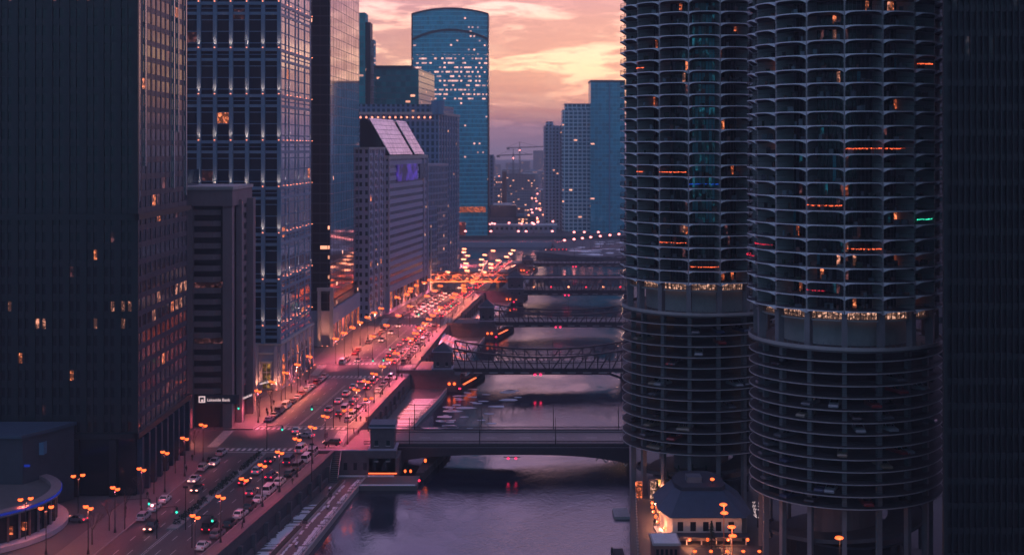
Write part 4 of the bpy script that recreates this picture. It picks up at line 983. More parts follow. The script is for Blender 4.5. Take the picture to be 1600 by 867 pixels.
# ------------------------------------------------------------------ vehicles (models)
def body_mesh(kind, paint):
    """side outline swept across the width, upper edge drawn in; materials: 0 paint"""
    prof = {'sedan': [(-2.25, .32), (-2.3, .62), (-2.15, .88), (-1.35, .98), (1.0, .95), (2.1, .78), (2.28, .58), (2.25, .32)],
            'suv': [(-2.3, .38), (-2.35, .75), (-2.25, 1.08), (-1.6, 1.14), (1.05, 1.10), (2.15, .95), (2.32, .68), (2.3, .38)],
            'van': [(-2.7, .40), (-2.75, .9), (-2.7, 1.25), (-1.6, 1.28), (1.7, 1.25), (2.5, 1.05), (2.72, .75), (2.7, .40)]}[kind]
    roofp = {'sedan': [(-1.55, .97), (-.95, 1.42), (.15, 1.45), (.95, .96)], 'suv': [(-2.1, 1.12), (-1.8, 1.68), (.25, 1.72), (1.05, 1.10)],
             'van': [(-2.65, 1.27), (-2.6, 2.1), (1.1, 2.15), (1.9, 1.24)]}[kind]
    b = MB(); n = len(prof); w = .88 if kind != 'van' else .98
    vs = []
    for s_, k in ((-1, w * .93), (-1, w), (1, w), (1, w * .93)):
        pass
    def ringat(x, inset): return [(x, y * (1 - inset * .03), z) for y, z in prof]
    for x, ins in ((-w * .94, 1), (-w, 0), (w, 0), (w * .94, 1)): vs += ringat(x, ins) if ins == 0 else [(x, y * .985, z + (.03 if z > .7 else 0)) for y, z in prof]
    # order: left cap (slightly inside), left side, right side, right cap -> merge into one closed skin: cap, side, side, cap
    vs = []
    xs_ = (-w, -w * .8, w * .8, w)
    for x in xs_:
        e = 0 if abs(x) == w else .05
        vs += [(x, y * (1 + e * .3), z + (e if z > .7 else 0)) for y, z in prof]
    fs = [tuple(range(n)), tuple(range(4 * n - 1, 3 * n - 1, -1))]
    for r_ in range(3):
        for i in range(n): fs.append((r_ * n + i, r_ * n + n + i, r_ * n + n + (i + 1) % n, r_ * n + (i + 1) % n))
    b.add(vs, fs)
    # roof panel and pillars
    (y0, z0), (y1, z1), (y2, z2), (y3, z3) = roofp; wr = w * .78
    b.add([(-wr, y1, z1), (wr, y1, z1), (wr, y2, z2), (-wr, y2, z2), (-wr, y1, z1 + .05), (wr, y1, z1 + .05), (wr, y2, z2 + .05), (-wr, y2, z2 + .05)],
          [(0, 3, 2, 1), (4, 5, 6, 7), (0, 1, 5, 4), (1, 2, 6, 5), (2, 3, 7, 6), (3, 0, 4, 7)])
    for sx_ in (-1, 1):
        b.bar((sx_ * w * .93, y0, z0), (sx_ * wr, y1, z1), .09); b.bar((sx_ * w * .93, y3, z3), (sx_ * wr, y2, z2), .08); b.bar((sx_ * w * .95, (y0 + y3) / 2, z0), (sx_ * wr, (y1 + y2) / 2, z1), .08)
    g_ = MB(); wi = w * .92; wj = wr * .98
    g_.add([(-wi, y0 + .03, z0), (wi, y0 + .03, z0), (wi, y3 - .03, z3), (-wi, y3 - .03, z3), (-wj, y1, z1), (wj, y1, z1), (wj, y2, z2), (-wj, y2, z2)],
           [(0, 3, 2, 1), (4, 5, 6, 7), (0, 1, 5, 4), (1, 2, 6, 5), (2, 3, 7, 6), (3, 0, 4, 7)])
    return b, g_, prof, w
WHEEL = MB()
nn = 12; vs = []
for x in (-.11, .11): vs += [(x, .33 * math.cos(2 * math.pi * i / nn), .33 * math.sin(2 * math.pi * i / nn)) for i in range(nn)]
WHEEL.add(vs, [tuple(range(nn)), tuple(range(2 * nn - 1, nn - 1, -1))] + [(i, nn + i, nn + (i + 1) % nn, (i + 1) % nn) for i in range(nn)])
WH = WHEEL.mesh('wheel', 'rubber')
LGT = {}
for nm, mt, sz in (('headlight', 'head_on', .30), ('taillight', 'tail_on', .26), ('headlight', 'steel_pale', .26), ('taillight', 'car red', .22)):
    LGT[(nm, mt)] = MB().ell(0, 0, 0, sz, .12, sz * .62, 8, 5).mesh(nm, mt)
CARM = {}
for kind in ('sedan', 'suv', 'van'):
    for c_ in ('white', 'silver', 'black', 'grey', 'red', 'dark blue', 'tan'):
        b, g_, prof, w = body_mesh(kind, c_)
        CARM[(kind, c_)] = (b.mesh('body', 'car ' + c_), g_.mesh('window_glass', 'car_glass'), prof, w)
CARN = []
def car(x, y, rz, kind, colr, label, group, lights=False, z=.03, full=True, flat=False):
    bm_, gm, prof, w = CARM[(kind, colr)]
    t = thing('parked_car' if not lights else 'moving_car', label, 'van' if kind == 'van' else 'car', (x, y, z), group, rz)
    def put(nm, me, loc=(0, 0, 0), sc=(1, 1, 1)):
        o = bpy.data.objects.new(nm, me); COL.objects.link(o); o.parent = t; o.location = loc; o.scale = sc
    put('body', bm_); put('window_glass', gm)
    if flat: return t
    L2 = prof[-2][0]
    if full:
        for sx_ in (-1, 1):
            for sy_ in (-1.38, 1.42): put('wheel', WH, (sx_ * (w - .1), sy_ * (1.15 if kind == 'van' else 1), .33))
    sc = 1.0 if y < 420 else min(2.0, y / 420)
    hz = .72 if kind == 'sedan' else .85
    for sx_ in (-1, 1):
        put('headlight', LGT[('headlight', 'head_on' if lights else 'steel_pale')], (sx_ * w * .7, L2 - .02, hz), (sc,) * 3)
        put('taillight', LGT[('taillight', 'tail_on' if lights else 'car red')], (sx_ * w * .74, -L2 + .02, hz + .08), (sc,) * 3)
    CARN.append(t); return t
COLS = ['white', 'silver', 'black', 'grey', 'black', 'silver', 'dark blue', 'white', 'grey', 'red', 'tan', 'black']
KN = {'sedan': 'car', 'suv': 'tall car', 'van': 'van'}
def heading(f, y): return -math.atan2(f(y + 8) - f(y - 8), 16)
def row(f, y0, y1, gap, where, grp, lights=False, back=False, jit=.3, skip=.1, kinds=('sedan', 'sedan', 'suv', 'suv', 'van'), seed=0, cols=COLS):
    r_ = random.Random(seed); y = y0; k = 0
    while y < y1:
        if r_.random() > skip:
            k += 1; kd = r_.choice(kinds); c_ = r_.choice(cols); h = heading(f, y) + (math.pi if back else 0)
            state = ('oncoming' if back else 'departing') if lights else 'parked'
            car(f(y) + r_.uniform(-jit, jit) * .5, y, h + r_.uniform(-.03, .03), kd, c_, f'{state} {c_} {KN[kd]}, {ordn(k)} {where}', grp, lights, full=y < 520)
        y += gap * r_.uniform(.92, 1.25)
lane = lambda t: (lambda y: fL(y) + (fRk(y) - fL(y)) * t)
# near block
row(lambda y: fL(y) + 1.3, 262, 331, 6.2, 'by the left kerb before the crosswalks', 'cars parked left of the near street', seed=1, skip=.3, cols=['silver', 'black', 'grey', 'white', 'silver'])
row(lambda y: fRk(y) - 1.3, 250, 327, 6.3, 'by the river pavement before the crosswalks', 'cars parked along the near river pavement', seed=2, skip=.08, kinds=('sedan', 'suv', 'van'), cols=['white', 'silver', 'grey', 'black', 'white'])
row(lane(.80), 262, 330, 13.0, 'beside the near river-side parked row', 'cars driving in the near river-side lane', lights=True, seed=3, skip=.15)
row(lane(.61), 298, 331, 10.5, 'waiting right of the planted median', 'cars waiting right of the median', lights=True, seed=4, skip=.1)
row(lane(.24), 262, 300, 13, 'left of the planted median with lit headlamps', 'cars coming left of the median', lights=True, back=True, seed=5, skip=.1)
row(lane(.10), 300, 331, 16, 'in the outer left lane before the crosswalks', 'cars in the outer left near lane', lights=True, back=True, seed=6, skip=.1)
car(px(462, 352), 352, 0.1, 'sedan', 'white', 'white car turning across the far crosswalk', None, True)
car(px(478, 346), 346, 1.2, 'sedan', 'silver', 'silver car crossing the middle of the near intersection', None, True)
car(px(520, 338), 337, 1.4, 'suv', 'black', 'black tall car turning at the flat bridge corner', None, True)
# second block
row(lambda y: fL(y) + 1.3, 366, 436, 5.7, 'by the left kerb just past the crosswalks', 'cars parked left of the second block', seed=7, skip=.04)
row(lambda y: fRk(y) - 1.3, 366, 436, 5.8, 'by the river pavement past the crosswalks', 'cars parked on the river side of the second block', seed=8, skip=.1, cols=['white', 'silver', 'black', 'grey'])
row(lane(.78), 374, 436, 7.5, 'in the river-side lane past the crosswalks', 'cars queuing in the river-side lane', lights=True, seed=9, skip=.1)
row(lane(.60), 380, 436, 11, 'in the inner lane past the crosswalks', 'cars in the inner lane past the crosswalks', lights=True, seed=10, skip=.3)
# third block
row(lambda y: fL(y) + 1.3, 464, 562, 6.6, 'by the left kerb below the dark glass tower', 'cars parked below the dark glass tower', seed=11, skip=.25)
row(lambda y: fRk(y) - 1.3, 464, 562, 6.2, 'by the river pavement above the seating steps', 'cars parked above the seating steps', seed=12, skip=.1)
row(lane(.80), 464, 562, 8, 'in the river-side lane above the seating steps', 'cars queuing above the seating steps', lights=True, seed=13, skip=.15)
row(lane(.62), 466, 562, 12, 'in the inner lane above the seating steps', 'cars in the inner lane above the seating steps', lights=True, seed=14, skip=.25)
row(lane(.24), 468, 562, 20, 'facing the camera below the dark glass tower', 'oncoming cars below the dark glass tower', lights=True, back=True, seed=15, skip=.2)
# fourth block and beyond
row(lambda y: fL(y) + 1.3, 593, 690, 6.8, 'by the left kerb below the violet-screen tower', 'cars parked below the violet-screen tower', seed=16, skip=.2)
row(lane(.84), 592, 692, 7.5, 'in the river-side lane before the orange viaduct', 'cars queuing before the orange viaduct', lights=True, seed=17, skip=.1)
row(lane(.68), 592, 692, 8.5, 'in the second lane before the orange viaduct', 'cars in the second lane before the viaduct', lights=True, seed=18, skip=.15)
row(lane(.36), 592, 692, 8.5, 'facing the camera before the orange viaduct', 'oncoming cars before the viaduct', lights=True, back=True, seed=19, skip=.15)
row(lane(.20), 610, 692, 9, 'in the outer lane before the orange viaduct', 'oncoming outer-lane cars before the viaduct', lights=True, back=True, seed=20, skip=.2)
row(lane(.85), 712, 882, 9, 'in the river-side lane beyond the orange viaduct', 'cars beyond the viaduct, river side', lights=True, seed=21, skip=.1)
row(lane(.65), 712, 882, 10, 'in the second lane beyond the orange viaduct', 'cars beyond the viaduct, second lane', lights=True, seed=22, skip=.2)
row(lane(.35), 712, 882, 10, 'facing the camera beyond the orange viaduct', 'oncoming cars beyond the viaduct', lights=True, back=True, seed=23, skip=.2)
car(px(120, 268), 268, R(70), 'sedan', 'grey', 'grey car beside the round restaurant', None, True)
# ------------------------------------------------------------------ street lamps
SP = {}
def spot(e, name, colr=(1.0, .14, .19)):
    l = bpy.data.lights.new(name, 'SPOT'); l.energy = e; l.color = colr; l.spot_size = R(140); l.spot_blend = .85; l.shadow_soft_size = .25; return l
SP['near'] = spot(1900, 'lamp_near'); SP['mid'] = spot(17000, 'lamp_mid'); SP['far'] = spot(32000, 'lamp_far'); SP['vfar'] = spot(80000, 'lamp_vfar')
for k_, v_ in list(SP.items()): SP[k_ + '_amber'] = spot(v_.energy, v_.name + '_amber', (1.0, .22, .13))
LM = {}
mb = MB(); mb.cyl(0, 0, .17, 0, 1.1, .12, 8).cyl(0, 0, .09, 1.1, 8.6, .06, 8); LM['post'] = mb.mesh('post', 'pole')
LM['base'] = MB().cyl(0, 0, .3, 0, .7, .2, 8).mesh('base', 'pole')
LM['arm'] = MB().bar((-1.0, 0, 8.6), (1.0, 0, 8.6), .09).bar((-.75, 0, 8.6), (0, 0, 8.0), .05).bar((.75, 0, 8.6), (0, 0, 8.0), .05).mesh('arm', 'pole')
LM['cap'] = MB().cyl(0, 0, .50, .34, .50, .12, 10).mesh('cap', 'pole')
LM['one'] = MB().ell(0, 0, 0, .52, .52, .36, 12, 6).mesh('lantern', 'lamp_on', smooth=True)
LM['far'] = MB().ell(0, 0, 0, .85, .85, .5, 10, 6).mesh('lantern', 'lamp_far', smooth=True)
LM['pink'] = MB().ell(0, 0, 0, .9, .9, .6, 10, 6).mesh('lantern', 'lamp_pink', smooth=True)
def lamp(x, y, lab, grp, lv='mid', rz=0.0, z=.16, heads=2, head='one', hs=1.0, light=True):
    t = thing('street_lamp', lab, 'street lamp', (x, y, z), grp, rz)
    def put(nm, me, loc=(0, 0, 0), sc=1, par=t):
        o = bpy.data.objects.new(nm, me); COL.objects.link(o); o.parent = par; o.location = loc; o.scale = (sc,) * 3; return o
    put('post', LM['post']); put('base', LM['base'])
    if heads == 2: put('arm', LM['arm'])
    for dx_ in ((-.95, .95) if heads == 2 else (0,)):
        h_ = put('lantern', LM[head], (dx_, 0, 8.95), hs); 
        if y < 420: put('cap', LM['cap'], (0, 0, 0), 1, h_).scale = (.8,) * 3
    if light:
        o = bpy.data.objects.new('lamp_light', SP[lv + ('_amber' if int(y) % 3 == 0 else '')]); COL.objects.link(o); o.parent = t; o.location = (0, 0, 8.3)
    return t
def lamprow(f, y0, y1, gap, where, grp, lv, seed, heads=2, head='one', hs=1.0, light=1):
    r_ = random.Random(seed); y = y0; k = 0
    while y < y1:
        k += 1; lamp(f(y) + (r_.uniform(-2.5, 2.5) if y > 600 else 0), y, f'lit orange street lamp, {ordn(k)} from the camera {where}', grp, lv, R(90) + heading(f, y) + R(50), heads=heads, head=head, hs=hs, light=(k % light == 0))
        y += gap * r_.uniform(.94, 1.08)
# near
lamprow(lambda y: fL(y) - 1.2, 246, 332, 14.5, 'along the left pavement before the crosswalks', 'lamps left of the near street', 'near', 1)
lamprow(lambda y: fRk(y) + .8, 240, 331, 12.5, 'along the river pavement before the crosswalks', 'lamps along the near river pavement', 'near', 2)
lamprow(lambda y: fL(y) - 1.2, 364, 438, 15, 'along the left pavement past the crosswalks', 'lamps left of the second block', 'mid', 3)
lamprow(lambda y: fRk(y) + .8, 366, 438, 13.5, 'along the river pavement past the crosswalks', 'lamps on the river side of the second block', 'mid', 4)
lamprow(lambda y: fL(y) - 1.2, 464, 562, 14, 'below the dark glass tower', 'lamps below the dark glass tower', 'mid', 5, hs=1.15)
lamprow(lambda y: fRk(y) + .8, 464, 562, 13, 'above the seating steps', 'lamps above the seating steps', 'mid', 6, hs=1.15)
lamprow(lane(.44), 470, 560, 30, 'on the centre line above the seating steps', 'lamps on the third block centre', 'mid', 7, hs=1.1)
lamprow(lambda y: fL(y) - 1.2, 593, 692, 13, 'below the violet-screen tower', 'lamps below the violet-screen tower', 'far', 8, hs=1.35, light=2)
lamprow(lambda y: fRk(y) + .8, 593, 692, 13, 'on the river side before the viaduct', 'lamps before the viaduct', 'far', 9, hs=1.35, light=2)
lamprow(lane(.5), 598, 690, 22, 'on the centre line before the viaduct', 'lamps on the fourth block centre', 'far', 10, hs=1.3, light=2)
lamprow(lambda y: fL(y) - 1.2, 714, 884, 27, 'on the left beyond the viaduct', 'lamps left beyond the viaduct', 'vfar', 11, head='far', light=3)
lamprow(lambda y: fRk(y) + .8, 714, 884, 25, 'on the river side beyond the viaduct', 'lamps on the river side beyond the viaduct', 'vfar', 12, head='far', light=3)
lamprow(lane(.5), 722, 884, 35, 'on the centre line beyond the viaduct', 'lamps on the centre line beyond the viaduct', 'vfar', 13, head='far', light=3)
for i, (X, Y) in enumerate([(-89, 336), (-95, 353), (-104, 337), (-112, 353)]):
    lamp(X, Y, f'lit orange street lamp, {ordn(i + 1)} from the corner along the cross street', 'lamps along the near cross street', 'mid', R(20))
for i, (X, Y) in enumerate([(px(40, 252), 252), (px(72, 246), 246), (px(122, 270), 270), (px(545, 340), 337.5), (px(575, 352), 353)]):
    lamp(X, Y, 'lit orange street lamp ' + ['left of the pair in front of the round restaurant', 'right of the pair in front of the round restaurant', 'at the kerb just right of the round restaurant',
         'at the near corner of the flat bridge', 'at the far corner of the flat bridge'][i], None, 'mid' if i > 2 else 'near', R(30))
# traffic lights
TG = MB().ell(0, -.16, 0, .22, .1, .22, 8, 5).mesh('green_lens', 'green_on'); TR = MB().ell(0, -.16, 0, .2, .1, .2, 8, 5).mesh('red_lens', 'tail_on')
TH = MB().box(-.22, .22, -.14, .14, -.6, .6).mesh('signal_head', 'pole')
for i, (X, Y, arm, lab) in enumerate([
    (px(250, 330), 330, 0, 'slim dark signal pole left of the near crosswalk'), (px(417, 331), 331, 4, 'dark signal mast at the middle of the near crosswalk'),
    (px(521, 357), 357, -6, 'signal mast with long arm at the river corner of the far crosswalk'), (px(345, 358), 358, 5, 'signal mast beside the bank corner'),
    (px(195, 262), 262, 5, 'green signal nearest the bottom edge on the left'), (px(245, 256), 256, 4, 'green signal in the road at the bottom, second from the left'), (px(300, 250), 250, 4, 'green signal in the road at the bottom, third from the left'),
    (px(560, 438), 438, 5, 'green signal mast before the second crosswalk pair'), (px(622, 439), 439, -5, 'green signal mast at the river corner before the first truss bridge'), (px(627, 463), 463, -4, 'signal mast behind the first truss bridge corner'),
    (px(640, 560), 560, 4, 'green signal near the violet-screen tower'), (px(700, 575), 575, -4, 'green signal at the corner of the second truss bridge'), (px(715, 590), 590, -3, 'green signal just past the second truss bridge'), (px(745, 695), 695, -3, 'green signal under the orange viaduct')]):
    h_ = 6.2; t = thing('traffic_light', lab, 'traffic light', (X, Y, .1), None)
    MB().cyl(X, Y, .12, .1, h_ + 2.2, .08, 8).build('pole', 'pole', t)
    if arm: MB().bar((X, Y, h_), (X + arm, Y, h_ + .35), .1).build('arm', 'pole', t)
    for xx in (X + arm,):
        o = bpy.data.objects.new('signal_head', TH); COL.objects.link(o); o.parent = t; o.location = Vector((xx, Y, h_ - .4)) - t.location
        o2 = bpy.data.objects.new('lit_lens', TG if (i > 3 or xx != X) else TR); COL.objects.link(o2); o2.parent = o; o2.location = (0, 0, -.38 if TG else .3); o2.scale = (.8 + Y / 800,) * 3
for i, (pxx, d) in enumerate([(487, 300), (290, 262)]):
    X = px(pxx, d); t = thing('utility_pole', ['tall thin dark pole in the roadway near the median', 'tall thin dark pole at the bottom left of the road'][i], 'pole', (X, d, .1))
    MB().cyl(X, d, .12, .1, 9, .07, 8).build('shaft', 'pole', t); MB().box(X - .5, X + .5, d - .1, d + .1, 8.6, 9.0).build('crosspiece', 'pole', t)
# ------------------------------------------------------------------ people on the corners
def person_mesh(seed, stride):
    me = bpy.data.meshes.new('p'); s_ = stride
    J = [(0, 0, .95), (0, .02, 1.18), (0, .0, 1.42), (0, .02, 1.54), (0, .03, 1.66), (0, .02, 1.76),
         (-.19, 0, 1.40), (-.25, .06 * s_, 1.12), (-.24, .2 * s_, .9), (.19, 0, 1.40), (.25, -.06 * s_, 1.12), (.24, -.16 * s_, .88),
         (-.10, 0, .9), (-.11, .2 * s_, .5), (-.11, .1 * s_, .08), (-.11, .25 * s_, .03), (.10, 0, .9), (.11, -.12 * s_, .5), (.11, -.38 * s_, .1), (.11, -.25 * s_, .03)]
    E_ = [(0, 1), (1, 2), (2, 3), (3, 4), (4, 5), (2, 6), (6, 7), (7, 8), (2, 9), (9, 10), (10, 11), (0, 12), (12, 13), (13, 14), (14, 15), (0, 16), (16, 17), (17, 18), (18, 19)]
    rad = [.17, .18, .17, .07, .11, .08, .08, .07, .05, .08, .07, .05, .11, .08, .06, .05, .11, .08, .06, .05]
    me.from_pydata(J, E_, []); o = bpy.data.objects.new('person', me); COL.objects.link(o)
    md = o.modifiers.new('skin', 'SKIN'); o.modifiers.new('sub', 'SUBSURF').levels = 1
    for v, r_ in zip(me.skin_vertices[0].data, rad): v.radius = (r_, r_ * .85)
    me.skin_vertices[0].data[0].use_root = True
    dg = bpy.context.evaluated_depsgraph_get(); m2 = bpy.data.meshes.new_from_object(o.evaluated_get(dg)); bpy.data.objects.remove(o)
    m2.materials.clear(); m2.materials.append(MT['coat_dark']); m2.materials.append(MT['skin'])
    for p_ in m2.polygons:
        z = sum(m2.vertices[i].co.z for i in p_.vertices) / len(p_.vertices); y_ = sum(m2.vertices[i].co.y for i in p_.vertices) / len(p_.vertices)
        p_.material_index = 1 if (1.58 < z < 1.70 and y_ > .05) else 0; p_.use_smooth = True
    return m2
PM = [person_mesh(0, 1.0), person_mesh(1, .35)]
for i, (pxx, d, rz, lab) in enumerate([
    (508, 344, 1.2, 'person in a dark coat at the bridge corner, left of a pair'), (511, 344.6, 1.3, 'person in a dark coat at the bridge corner, right of a pair'),
    (531, 365, .3, 'person in a dark coat by the signal mast beyond the far crosswalk'), (553, 349, 1.6, 'person in a dark coat standing before the bridge house'),
    (418, 372, .2, 'person in dark clothes on the left pavement by the concrete block'), (424, 380, 3.0, 'person in dark clothes walking under the arches'), (560, 347.5, -1.5, 'person in dark clothes nearest the bridge house, beside another'),
    (468, 430, .5, 'person in dark clothes outside the arched base of the uplit tower'), (1023, 262, .4, 'person in a dark coat alone on the quay beside the round tower')]):
    o = bpy.data.objects.new('person', PM[i % 2]); COL.objects.link(o); o.location = (px(pxx, d), d, .62 if pxx > 900 else (.23 if 334 < d < 356 and pxx > 520 else .17)); o.rotation_euler = (0, 0, rz)
    tag(o, lab, 'person')
qp = random.Random(77); kp = 0
for i in range(16):
    y = 262 + i * 11.5
    if 332 < y < 360: continue
    kp += 1; X = (fL(y) - qp.uniform(1.8, 4.5)) if i % 3 else (fRk(y) + qp.uniform(1.2, 2.4)); side = 'left' if i % 3 else 'river-side'
    o = bpy.data.objects.new('person', PM[i % 2]); COL.objects.link(o); o.location = (X, y, .17); o.rotation_euler = (0, 0, qp.uniform(0, 6.28)); o.scale = (1, 1, qp.uniform(.94, 1.04))
    tag(o, f'person in dark clothes on the {side} pavement, {ordn(kp)} of the walkers from the camera', 'person', 'walkers on the pavements')
# ------------------------------------------------------------------ twin round towers
def corncob(lab, cx, cy, rot, seed, zbase, nf=32):
    r_ = random.Random(seed); t = thing('round_tower', lab, 'round tower', (cx, cy, .6))
    RC, RI = 17.1, 13.2; ang = lambda k: R(rot + 22.5 * k)
    P_ = lambda r0, a, z: (cx + r0 * math.cos(a), cy + r0 * math.sin(a), z)
    zr = 49.0; fh = 2.55
    # petal in local frame: bay centred on +x
    def petal(base=(0, 0, 0), a0=0.0, mb=None, rb=None):
        mb = mb or MB(); rb = rb or MB(); n = 12; h = R(11.25)
        def outer(s_):
            a = s_ * h; chord = RC * math.cos(h) / math.cos(a) if True else RC
            return chord + 1.75 * math.sqrt(max(0, 1 - (s_) ** 2)) ** .9, a
        vs = []; pts = []
        for i in range(n + 1):
            s_ = -math.cos(math.pi * i / n); r0, a = outer(s_)
            th = .17 + .70 * abs(s_) ** 6
            c, s2 = math.cos(a0 + a), math.sin(a0 + a)
            pts.append((base[0] + r0 * c, base[1] + r0 * s2))
            ri = RI
            vs += [(base[0] + r0 * c, base[1] + r0 * s2, base[2]), (base[0] + r0 * c, base[1] + r0 * s2, base[2] - th),
                   (base[0] + (r0 - .35) * c, base[1] + (r0 - .35) * s2, base[2] - th), (base[0] + ri * c, base[1] + ri * s2, base[2] - .2), (base[0] + ri * c, base[1] + ri * s2, base[2])]
        fs = []
        for i in range(n):
            a = 5 * i; b_ = a + 5
            for k in range(5): fs.append((a + k, a + (k + 1) % 5, b_ + (k + 1) % 5, b_ + k))
        fs += [(4, 3, 2, 1, 0), tuple(5 * n + k for k in range(5))]
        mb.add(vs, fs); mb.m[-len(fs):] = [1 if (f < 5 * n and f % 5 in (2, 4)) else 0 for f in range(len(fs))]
        for i in range(n):
            (xa_, ya_), (xb_, yb_) = pts[i], pts[i + 1]
            q0 = lambda z: (base[0] + (xa_ - base[0]) * .995, base[1] + (ya_ - base[1]) * .995, base[2] + z); q1 = lambda z: (base[0] + (xb_ - base[0]) * .995, base[1] + (yb_ - base[1]) * .995, base[2] + z)
            rb.bar(q0(1.0), q1(1.0), .05)
            ln = math.hypot(xb_ - xa_, yb_ - ya_); m_ = max(1, int(ln / .28))
            for j in range(m_):
                f_ = j / m_; X = base[0] + (xa_ + (xb_ - xa_) * f_ - base[0]) * .995; Y = base[1] + (ya_ + (yb_ - ya_) * f_ - base[1]) * .995
                rb.add([(X - .012, Y - .012, base[2] + .02), (X + .012, Y + .012, base[2] + .02), (X + .012, Y + .012, base[2] + 1.0), (X - .012, Y - .012, base[2] + 1.0)], [(0, 1, 2, 3)])
        return mb, rb
    pm_, pr_ = petal(); PMm = pm_.mesh('balcony', ['balcony_concrete', 'balcony_floor_shaded']); PRm = pr_.mesh('railing', 'pole')
    cells = []
    camang = math.atan2(-cy, -cx)
    for j in range(nf):
        for k in range(16):
            a = ang(k + .5); da = abs((a - camang + math.pi) % (2 * math.pi) - math.pi)
            vis = 0 if da < R(80) and zr + j * fh < 112 else 1
            cells.append((vis, abs(zr + j * fh - 80) * .35 + da * 14, j, k))
    cells.sort()
    big, bigr = MB(), MB()
    for i, (vis, _d, j, k) in enumerate(cells):
        z = zr + j * fh
        if i < 100:
            o = bpy.data.objects.new('balcony', PMm); COL.objects.link(o); o.parent = t; o.location = (0, 0, z - .6); o.rotation_euler = (0, 0, ang(k + .5))
            o2 = bpy.data.objects.new('railing', PRm); COL.objects.link(o2); o2.parent = o
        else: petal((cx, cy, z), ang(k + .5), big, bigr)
    b_ = big.build('balcony', ['balcony_concrete', 'balcony_floor_shaded'], t, kind='stuff'); bigr.build('railing', 'pole', b_, kind='stuff')
    ztop = zr + nf * fh
    # glazing: sixteen flat facets, mullions
    MB().prism([P_(RI - .1, ang(k), 0)[:2] for k in range(16)], zr - .2, ztop).build('glazing', 'gl_apt', t)
    mb = MB()
    for k in range(16):
        A, B = Vector(P_(RI - .04, ang(k), 0)), Vector(P_(RI - .04, ang(k + 1), 0))
        for f_ in (.14, .28, .42, .58, .72, .86): p_ = A.lerp(B, f_); mb.box(p_.x - .05, p_.x + .05, p_.y - .05, p_.y + .05, zr, ztop)
    mb.build('mullion', 'roof_dark', t, kind='stuff')
    for k in range(16):
        a = ang(k); u_ = (math.cos(a), math.sin(a)); n_ = (-u_[1], u_[0])
        MB().ob((cx, cy), u_, n_, RI - .3, RC + .28, -.16, .16, zr, ztop).build('rib_wall', 'concrete', t)
        c = MB(); c.ob((cx, cy), u_, n_, RC - 1.3, RC + .1, -.5, .5, 42.1, 48.7); c.ob((cx, cy), u_, n_, RC - 1.9, RC - .9, -.42, .42, .6, 42.0); c.build('column', 'column_concrete', t)
    # rooms with lights on, blinds, and teal panes carrying painted sky reflection
    lst = []
    for j in range(nf):
        for k in range(16):
            a = ang(k + .5); da = abs((a - camang + math.pi) % (2 * math.pi) - math.pi)
            if da > R(85): continue
            A, B = Vector(P_(RI + .0, ang(k), 0)), Vector(P_(RI + .0, ang(k + 1), 0)); z = zr + j * fh + .05
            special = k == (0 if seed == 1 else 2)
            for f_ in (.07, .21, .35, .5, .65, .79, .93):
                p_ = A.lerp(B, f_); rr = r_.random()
                if special and 4 < j < 25 and rr < .8: m_ = r_.choice(('gl_apt_sky', 'teal_room_sky'))  # bay's sky reflection painted as teal glass and glowing panes
                elif rr < .065: m_ = r_.choice(('warm_room', 'dim_room', 'dim_room', 'warm_room2', 'teal_room_sky', 'pale_room'))
                elif rr < .085: m_ = 'gl_apt_sky'
                elif rr < .20: m_ = 'blind'
                else: continue
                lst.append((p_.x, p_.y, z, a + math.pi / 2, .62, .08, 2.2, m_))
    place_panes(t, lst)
    # strings of lights on some balcony rails
    for (j, kk, m_, half) in ([(1, 0, 'string_or', 0), (3, -1, 'string_or', 0), (9, -1, 'string_or', 0), (9, -2, 'string_or', 1), (18, -2, 'string_or', 1), (8, 0, 'blue_dim', 0), (19, 0, 'teal_room_sky', 0)] if seed == 1 else
                              [(11, 0, 'string_or', 0), (11, 1, 'string_or', 1), (7, -1, 'string_or', 0), (1, -1, 'string_red', 1), (4, 0, 'string_or', 0), (6, 2, 'green_on', 1), (3, -4, 'string_red', 0), (4, -3, 'string_red', 0), (17, 2, 'string_or', 1)]):
        k0 = int(round((math.degrees(camang) - rot) / 22.5)) + kk; a0 = ang(k0 + .5); z = zr + j * fh + .98; n = 14 if not half else 8; s_ = thing_light(t, n, cx, cy, RC, a0, z, m_)
    # furniture and plants left out on the balconies
    mats_ = ['timber', 'leaf', 'steel_pale', 'brick', 'blind']; cl_ = MB()
    for i in range(620):
        j = r_.randrange(0, 26); a = camang + r_.uniform(-1.35, 1.35); ka = (math.degrees(a) - rot) / 22.5; fr_ = ka - math.floor(ka)
        if fr_ < .12 or fr_ > .88: continue
        r0 = r_.uniform(14.2, 17.0); z = zr + j * fh + .01; w_ = r_.uniform(.15, .55); X, Y = cx + r0 * math.cos(a), cy + r0 * math.sin(a)
        cl_.box(X - w_, X + w_, Y - w_ * .6, Y + w_ * .6, z, z + r_.uniform(.4, 1.25), r_.randrange(5))
    cl_.build('balcony_furniture', mats_, t, kind='stuff')
    # laundry / plant storey
    MB().cyl(cx, cy, 12.6, 42.0, 46.9, n=64).build('drum_wall', 'concrete', t)
    ring(cx, cy, 13.3, 16.6, 46.9, 47.2, n=64).build('upper_floor_slab', 'concrete', t)
    MB().cyl(cx, cy, 15.0, 47.2, 48.85, n=64).build('lit_glazing', 'band_room', t)
    mb = MB()
    for i in range(96): a = R(i * 3.75); mb.box(cx + 15.06 * math.cos(a) - .07, cx + 15.06 * math.cos(a) + .07, cy + 15.06 * math.sin(a) - .07, cy + 15.06 * math.sin(a) + .07, 47.2, 48.85)
    mb.build('glazing_bar', 'pole', t, kind='stuff')
    mb = ring(cx, cy, 16.4, 16.46, 48.0, 48.08, n=64)
